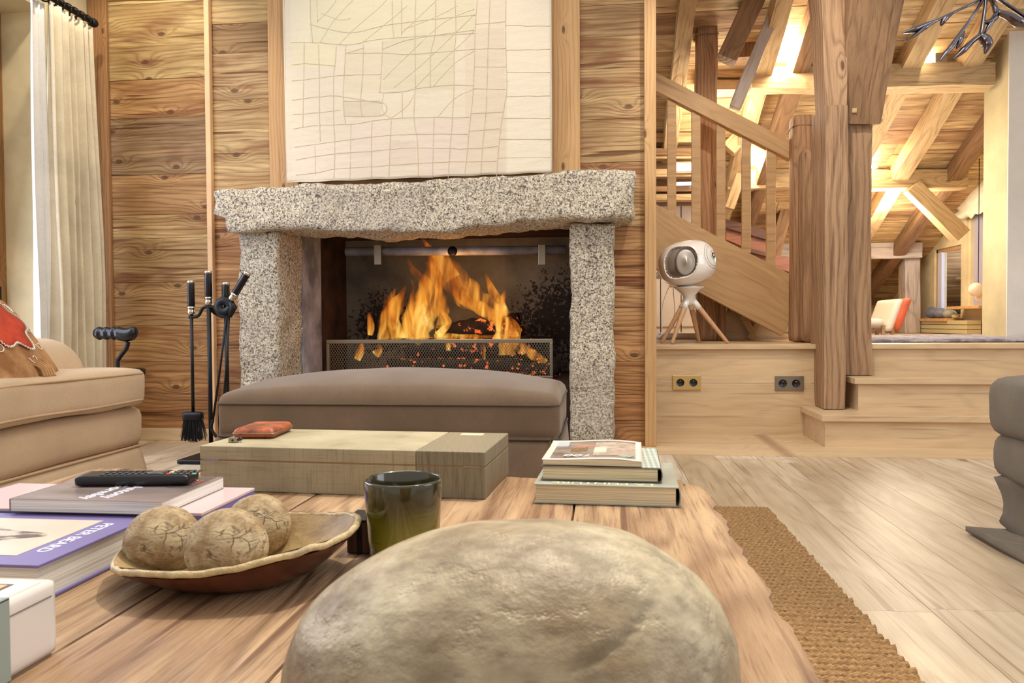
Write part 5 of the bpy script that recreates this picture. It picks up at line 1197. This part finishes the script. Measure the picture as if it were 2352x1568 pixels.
pxbeam('timber_strut', (1675, 480), (1700, 400), 22, MOLDX, 'short slanting strut behind the balusters', 6.4, amp=.006); pxbeam('timber_strut', (1772, 600), (1812, 460), 26, MOLD2, 'dark slanting strut left of the newel post', 7.4, amp=.006)
# log wall behind the left balusters
lw = thing('log_rack', 'wall of stacked horizontal timbers behind the left balusters', 'timber wall', (.75, 6.3, .516))
for i, (y, h) in enumerate(((168, 20), (225, 26), (247, 14), (273, 20), (297, 14), (318, 22), (352, 18), (365, 6), (400, 18), (436, 12), (455, 14))):
    a = at(1470, y, Y=6.3); b = at(1612, y, Y=6.3); timber('timber', a, b, .12, h/F*6.3, MOLDX if i % 3 else MOLD2, None, parent=lw, amp=.005)
a = at(1470, 340, Y=6.45); b = at(1680, 470, Y=6.45); box('backing', a.x, at(1612, 300, Y=6.45).x, 6.42, 6.46, b.z, at(1500, 160, Y=6.45).z, MOLD2, lw)
wn_ = thing('window_2', 'small bright window behind the balusters', 'window', tuple(at(1570, 384, Y=6.2))); wn_['kind'] = 'structure'
MSKY = emit('daylight_pane', (222, 228, 255), 1.4)
for (a, b) in (((1554, 375), (1589, 392)), ((1554, 418), (1589, 425))):
    p = at(*a, Y=6.2); q = at(*b, Y=6.2); box('pane', p.x, q.x, 6.20, 6.21, q.z, p.z, MSKY, wn_); 
p = at(1550, 371, Y=6.2); q = at(1593, 396, Y=6.2); box('frame', p.x, q.x, 6.212, 6.24, q.z, p.z, MOLDX, wn_)
# white panelled doors under the stair
dr = thing('door_1', 'white panelled door behind the loudspeaker', 'door', (.8, 6.0, .516)); dr['kind'] = 'structure'
MWP = plain('white_panel', (240, 228, 216), .5, var=.04, scale=4)
p = at(1470, 468, Y=6.6); q = at(1612, 780, Y=6.6)
for k in range(3):
    xa = p.x+(q.x-p.x)*k/3; xb = p.x+(q.x-p.x)*(k+1)/3; box('panel', xa+.004, xb-.004, 6.60, 6.63, .517, p.z, MWP, dr, .003)
box('back', p.x, q.x, 6.63, 6.65, .517, p.z, plain('gap_shadow', (150, 130, 112), .8), dr)
box('rail', p.x, q.x, 6.59, 6.60, .60, .605, MOLD2, dr)
tag(rbox('white_step', at(1512, 780, Y=5.9).x, at(1606, 780, Y=5.9).x, 5.8, 6.4, .516, .56, .2, .005, MWP, None), 'low white plinth on the platform behind the loudspeaker', 'plinth')
# pine partition under the stair
pw_ = thing('understair_panel', 'pine panelled partition below the stair stringer', 'panel', (1.1, 5.5, .516))
P0 = [(1612, 640), (1700, 690), (1826, 784), (1612, 786)]
quad('panel', P0, 5.55, 5.58, MOAKX, pw_, 6)
for (a, b) in (((1665, 650), (1735, 778)), ((1760, 700), (1722, 780))):
    p = at(*a, Y=5.52); q_ = at(*b, Y=5.52); timber('batten', p, q_, .02, .05, MSTAIR, None, parent=pw_, amp=.001)
# red-brown cabinet behind the balusters
cb_ = thing('wooden_chest', 'red brown wooden chest with moulded top behind the right balusters', 'chest', (1.3, 7.0, .6))
MMAH = wood('mahogany', (170, 104, 76), (96, 52, 36), axis=0, F=12, knots=.1, ring=.3, blot=.5, rough=.3, bump=.05); MMAHD = wood('mahogany_dark', (116, 78, 62), (70, 42, 32), axis=0, F=12, knots=.1, ring=.3, blot=.5, rough=.3, bump=.05)
quad('front_panel', [(1668, 520), (1764, 552), (1764, 590), (1668, 540+10)], 6.6, 6.63, MMAH, cb_, 1); quad('body', [(1668, 520), (1764, 556), (1764, 740), (1668, 740)], 6.63, 6.9, MMAH, cb_, 2)
quad('top_moulding', [(1664, 502), (1768, 530), (1768, 552), (1664, 522)], 6.55, 6.93, MMAHD, cb_, 3); quad('base_moulding', [(1720, 570), (1768, 582), (1768, 590), (1720, 578)], 6.56, 6.62, MMAHD, cb_, 4)
quad('side_panel', [(1768, 585), (1818, 590), (1818, 625), (1768, 612)], 6.6, 6.63, MMAH, cb_, 5)
# ------------------------------------------------------------------ right plaster walls, window and far corner
XG = 3.30
wy0, wy1 = 7.48, 8.05; wz0, wz1 = at(2176, 730, X=XG).z, at(2176, 568, X=XG).z; vy0, vy1 = 6.80, 7.38; vz0 = at(2235, 702, X=XG).z
for (nm, y0, y1, z0, z1) in (('wall_right', 5.76, vy0, .516, 3.2), ('wall_right_pier', vy1, wy0, .516, 3.2), ('wall_right_gable', wy1, 9.5, .516, 3.2), ('wall_right_above', wy0, wy1, wz1, 3.2),
                             ('wall_right_below', wy0, wy1, .516, wz0), ('wall_right_apron', vy0, vy1, .516, vz0), ('wall_right_head', vy0, vy1, 1.9, 3.2)):
    tag(box(nm, XG, XG+.12, y0, y1, z0, z1, MPLASTER), kind='structure')
tag(box('wall_far', -.2, XG+.1, 9.35, 9.45, .516, 1.3, MPLASTER), kind='structure')
wn_ = thing('window_3', 'far wooden window showing a grey board wall outside', 'window', (XG+.1, 7.8, wz0)); wn_['kind'] = 'structure'
MWF = wood('window_pine', (214, 164, 108), (160, 108, 64), axis=2, F=14, knots=.1, ring=.2, blot=.3, rough=.5, bump=.05)
def win(x, y0, y1, z0, z1, fr=.035, mt=MWF, par=wn_):
    for (a, b, c, d) in ((y0, y1, z1-fr, z1), (y0, y1, z0, z0+fr), (y0, y0+fr, z0, z1), (y1-fr, y1, z0, z1)): box('frame', x, x+.04, a, b, c, d, mt, par, .003, seed=3)
win(XG+.02, wy0, wy1, wz0, wz1)
mg_ = N('window_glass', .05); mg_.b.inputs['Transmission Weight'].default_value = 1; mg_.b.inputs['IOR'].default_value = 1.02
box('glass', XG+.038, XG+.042, wy0+.03, wy1-.03, wz0+.03, wz1-.03, mg_.m, wn_)
box('inner_sash', XG+.015, XG+.045, wy1-.13, wy1-.04, wz0+.03, wz1-.03, plain('lavender_white_sash', (222, 226, 250), .5), wn_, .004)
MGB = plain('outside_boards', (206, 196, 212), .8, var=.15, scale=5)
ob = thing('board_wall', 'grey board wall seen through the far window', 'outside wall', (4.2, 8, .5))
box('boards', 4.3, 4.35, 6.0, 12.6, .2, 3, MGB, ob); box('rail', 4.28, 4.3, 6.0, 12.6, 1.10, 1.14, plain('rail_white', (214, 214, 226), .7), ob); box('rail', 4.28, 4.3, 6.0, 12.6, 1.42, 1.5, MGREY, ob)
for yy in (9.6, 10.0, 10.4): box('joint', 4.285, 4.30, yy, yy+.03, .2, 3, MGREY, ob)
area('far_window_daylight', (4.0, 7.9, 1.1), (3, 7.8, 1.0), .7, .7, 12, COOL)
tag(box('trim_11', XG-.16, XG-.001, wy0-.06, wy1+.45, wz0-.03, wz0-.004, MWF, bev=.003, seed=2), kind='structure')
# stones on the sill
for (px, py, rx, rz_, c, lab) in ((2142, 718, 18, 12.5, (104, 108, 126), 'darkest round grey pebble, leftmost on the far window sill'), (2161, 719, 17, 11.5, (122, 126, 142), 'slate blue pebble right of the darkest one'), (2181, 720, 16, 9.5, (166, 166, 150), 'grey beige pebble third on the sill'), (2195, 724, 10, 5, (216, 206, 160), 'small cream pebble at the right end of the sill')):
    c0 = at(px, py, Y=7.15+.0); c0 = at(px, py, X=XG-.08); k = c0.y/F; bm = bmesh.new(); bmesh.ops.create_icosphere(bm, subdivisions=3, radius=1)
    for v in bm.verts: v.co = Vector((c0.x+v.co.x*rx*k*.8, c0.y+v.co.y*rx*k, wz0-.003+rz_*k+v.co.z*rz_*k))
    tag(obj('pebble', bm, plain('pebble_c', c, .5, var=.1), None, True), lab, 'stone', 'smooth pebbles on the far window sill')
rd = thing('radiator_cover', 'olive cream radiator cover below the far window sill', 'radiator', (XG-.1, 7.1, .516))
MRAD = plain('radiator_cream', (196, 184, 142), .35)
zt_ = at(2150, 736, X=XG-.13).z
for k in range(3): box('panel', XG-.14, XG-.02, 7.05, 8.55, .517+k*(zt_-.517)/3+.004, .517+(k+1)*(zt_-.517)/3, MRAD, rd, .004)
# plaster pier: shaded side and daylit front painted as two plaster colours
a = at(2258, 400, Y=5.6); 
xcol = at(2258, 500, Y=5.75).x
tag(box('wall_right_column', xcol, xcol+.9, 5.432, 5.75, .516, 2.95, MPLASTERSHADE), kind='structure')
tag(box('wall_right_lit_face', xcol, xcol+.9, 5.42, 5.431, .516, 2.95, MPLASTERLIT), kind='structure')
# roman shade on the right wall
rs = thing('roman_shade', 'cream fabric shade bunched above the narrow right window', 'blind', (XG-.03, 6.6, 1.7))
V = []; Fc = []; nu, nv = 24, 24
zb_ = at(2235, 492, X=XG-.05).z; zt_ = zb_+.75
for j in range(nv+1):
    for i in range(nu+1):
        u, w = i/nu, j/nv; sag = math.sin(u*math.pi)*.03; V.append(Vector((XG-.03-.05*math.exp(-w*9)*(1+.6*math.sin(w*60+u*6))-.02*abs(math.sin(w*8)), 6.74+.68*u, zb_+(zt_-zb_)*w-sag*(1-w)+.012*math.sin(u*20)*(1-w))))
for j in range(nv):
    for i in range(nu): A = j*(nu+1)+i; Fc.append((A, A+1, A+nu+2, A+nu+1))
o = obj('cloth', mk(V, Fc), MCUR, rs, True); o.modifiers.new('t', 'SOLIDIFY').thickness = .006
w4 = thing('window_4', 'narrow window with grey lavender pane under the cream shade', 'window', (XG+.02, 6.6, .75)); w4['kind'] = 'structure'
box('frame', XG+.02, XG+.06, vy1-.035, vy1, vz0, 1.9, MPLASTER, w4, .002, 1); box('pane', XG+.05, XG+.06, vy0, vy1-.035, vz0, 1.9, plain('grey_pane', (176, 170, 192), .2), w4)
box('sill', XG-.16, XG-.001, vy0, vy1+.02, vz0-.03, vz0-.004, MWF, w4, .003, 2)
# pendant lamp cluster
gl_ = thing('globe_lamp', 'hanging cluster of off-white paper globes by the right pier', 'lamp', tuple(at(2240, 640, Y=6.6)))
MGLB = plain('paper_globe', (236, 220, 196), .6)
for (px, py, r) in ((2242, 665, 15), (2256, 680, 14)):
    c = at(px, py, Y=6.6+.05*(px > 2250)); latheobj('globe', [(r/F*6.6*math.sin(a*math.pi/14), -r/F*6.6*math.cos(a*math.pi/14)) for a in range(15)], tuple(c), MGLB, gl_, seg=24)
a = at(2247, 655, Y=6.6); tubeobj('cord', [(a.x, 6.6, a.z), (a.x, 6.6, 1.95)], .003, MBLACK, gl_, 5)
rb = thing('ceiling_rose', 'small dark mount of the globe cluster cord', 'mount', (a.x, 6.2, 2.1)) if False else None
# chairs on the platform
def platchair(cx_, cy_, m_, lab, hgt, wdt, lean):
    t = thing('dining_chair', lab, 'chair', (cx_, cy_, .516), 'chairs at the far table')
    rbox('seat', cx_-.2, cx_+.2, cy_-.2, cy_+.2, .516+.40, .516+.45, .05, .02, m_, t) if False else None
    def f(v): v.x += (v.z-.56)*lean; return v
    rbox('backrest', cx_-wdt/2, cx_+wdt/2, cy_-.22, cy_+.22, .56, hgt, .03, .018, m_, t, f)
    rbox('seat', cx_-.42, cx_-wdt/2, cy_-.22, cy_+.22, .60, .66, .04, .02, m_, t)
    for sx_ in (-.38, -.04):
        for sy_ in (-.19, .17): box('leg', cx_+sx_, cx_+sx_+.025, cy_+sy_, cy_+sy_+.025, .517, .61, MSTAIR, t)
p = at(2018, 700, Y=6.4); platchair(p.x, 6.4, plain('white_leather', (240, 226, 206), .4), 'white chair back partly hidden by the massive post', at(2030, 688, Y=6.4).z, .055, .35)
p = at(2040, 700, Y=6.9); platchair(p.x, 6.9, plain('coral_cloth', (206, 104, 76), .7, var=.08), 'coral orange chair leaning left of the weathered grey post', at(2050, 686, Y=6.9).z, .05, .35)
# pile rug on the platform
m = N('pile_rug', .95, spec=.1); v = m.co(); m.col(m.mix(m.rng(m.noise(m.vmul(v, (3, 9, 3)), 3, 4, .7), .4, .6), lin((206, 200, 206)), lin((140, 134, 150)))); m.bump(m.noise(v, 120, 3, .7), 1, .01)
rg2_ = rbox('pile_rug', 1.42, 4.6, 4.72, 6.3, .516, .535, .05, .008, m.m, None, rough_fn(.006, 40)); tag(rg2_, 'grey lavender pile rug on the raised floor', 'rug')
# ------------------------------------------------------------------ spotlights on the beams
MLAMP = emit('lamp_glow', (255, 244, 214), 40)
for (px, py, Y, pw, lab) in ((1815, 147, 5.55, 60, 'brightest beam spotlight left of the massive post'), (2133, 138, 5.6, 40, 'beam spotlight under the dark branch lamp'), (1745, 385, 6.75, 45, 'beam spotlight seen between the balusters'), (2004, 380, 6.8, 45, 'beam spotlight just right of the massive post')):
    c = at(px, py, Y=Y); t = thing('spotlight', lab, 'spotlight', tuple(c), 'small spotlights on the attic beams')
    k = Y/F
    box('housing', c.x+.03, c.x+.11, Y-.03, Y+.05, c.z-.03, c.z+.045, MNICKEL, t, .004); box('bracket', c.x-.01, c.x+.13, Y-.02, Y+.03, c.z-.055, c.z-.03, MNICKEL, t, .003)
    latheobj('bulb', [(0, -.028), (.02, -.022), (.028, 0), (.02, .022), (0, .028)], (c.x, Y-.02, c.z), MLAMP, t, (1, 0, 0), 16)
    point('spotlight_light', (c.x-.10, Y-.16, c.z+.02), pw*.22, (1, .86, .62), .04)
# ------------------------------------------------------------------ branch chandelier
ch = thing('branch_chandelier', 'dark bronze leafy branch chandelier hanging at the top right', 'chandelier', (1.45, 3.0, 1.85))
mb = N('polished_bronze', .22, 1, (118, 112, 118)); MBR = mb.m
def br_(name, pts, rs, par, Y=3.0, flat=.6):
    P = []
    for i, q_ in enumerate(pts): P.append(at(q_[0], q_[1], Y=Y+(q_[2] if len(q_) > 2 else 0)))
    n = 6; C = smooth_path(P, n); R = []
    for i in range(len(C)):
        k = i/n; a = min(int(k), len(rs)-1); b = min(a+1, len(rs)-1); R.append((rs[a]+(rs[b]-rs[a])*(k-a))/F*Y*(1.75 if name == 'leaf' else 1.35))
    bm = bmesh.new(); tube(bm, C, R, 10, flat=flat); bmesh.ops.recalc_face_normals(bm, faces=bm.faces); return obj(name, bm, MBR, par)
b1 = br_('branch', [(2268, -14, .05), (2240, 5), (2195, 26), (2150, 48), (2125, 62), (2100, 82), (2076, 97)], [4, 3.5, 3.5, 3.5, 7, 4, 1], ch)
br_('leaf', [(2188, 30), (2172, 42), (2165, 52), (2161, 60)], [2.5, 6, 5, 1], b1); br_('leaf', [(2165, 42), (2130, 55), (2100, 68), (2072, 76)], [1.5, 4, 6, 1], b1)
b2 = br_('branch', [(2264, -14, .02), (2245, 20), (2225, 50), (2205, 78), (2185, 108), (2172, 122), (2158, 140)], [3.5, 3.2, 3.2, 4, 6, 5, 1], ch)
br_('leaf', [(2214, 72), (2206, 90), (2202, 102), (2196, 113)], [2, 5.5, 4, 1], b2)
b3 = br_('branch', [(2266, -14), (2262, 20), (2258, 50), (2254, 75), (2248, 85)], [4, 4, 4.5, 6, 7], ch)
br_('leaf', [(2250, 82), (2232, 96), (2212, 116), (2188, 137)], [5, 5, 7, 1], b3); br_('leaf', [(2250, 80), (2262, 90), (2268, 104), (2262, 124)], [5, 9, 9, 1], b3); br_('leaf', [(2258, 52), (2272, 50), (2285, 42), (2292, 36)], [4, 5, 6, 2], b3)
b4 = br_('branch', [(2270, -14, -.03), (2282, 8), (2288, 25), (2296, 32)], [5, 4, 5, 6], ch)
br_('leaf', [(2292, 28), (2318, 38), (2340, 52), (2370, 62)], [5, 7, 9, 2], b4); br_('leaf', [(2288, 30), (2280, 46), (2270, 62), (2261, 78)], [4, 5, 4, 1], b4)
b5 = br_('branch', [(2274, -16, -.06), (2300, 2), (2330, 22), (2362, 44)], [4, 3.5, 3.5, 3.5], ch)
tubeobj('stem', [at(2268, -10, Y=3.0), at(2268, -10, Y=3.0)+Vector((0, 0, .5))], .01, MBR, ch, 10)
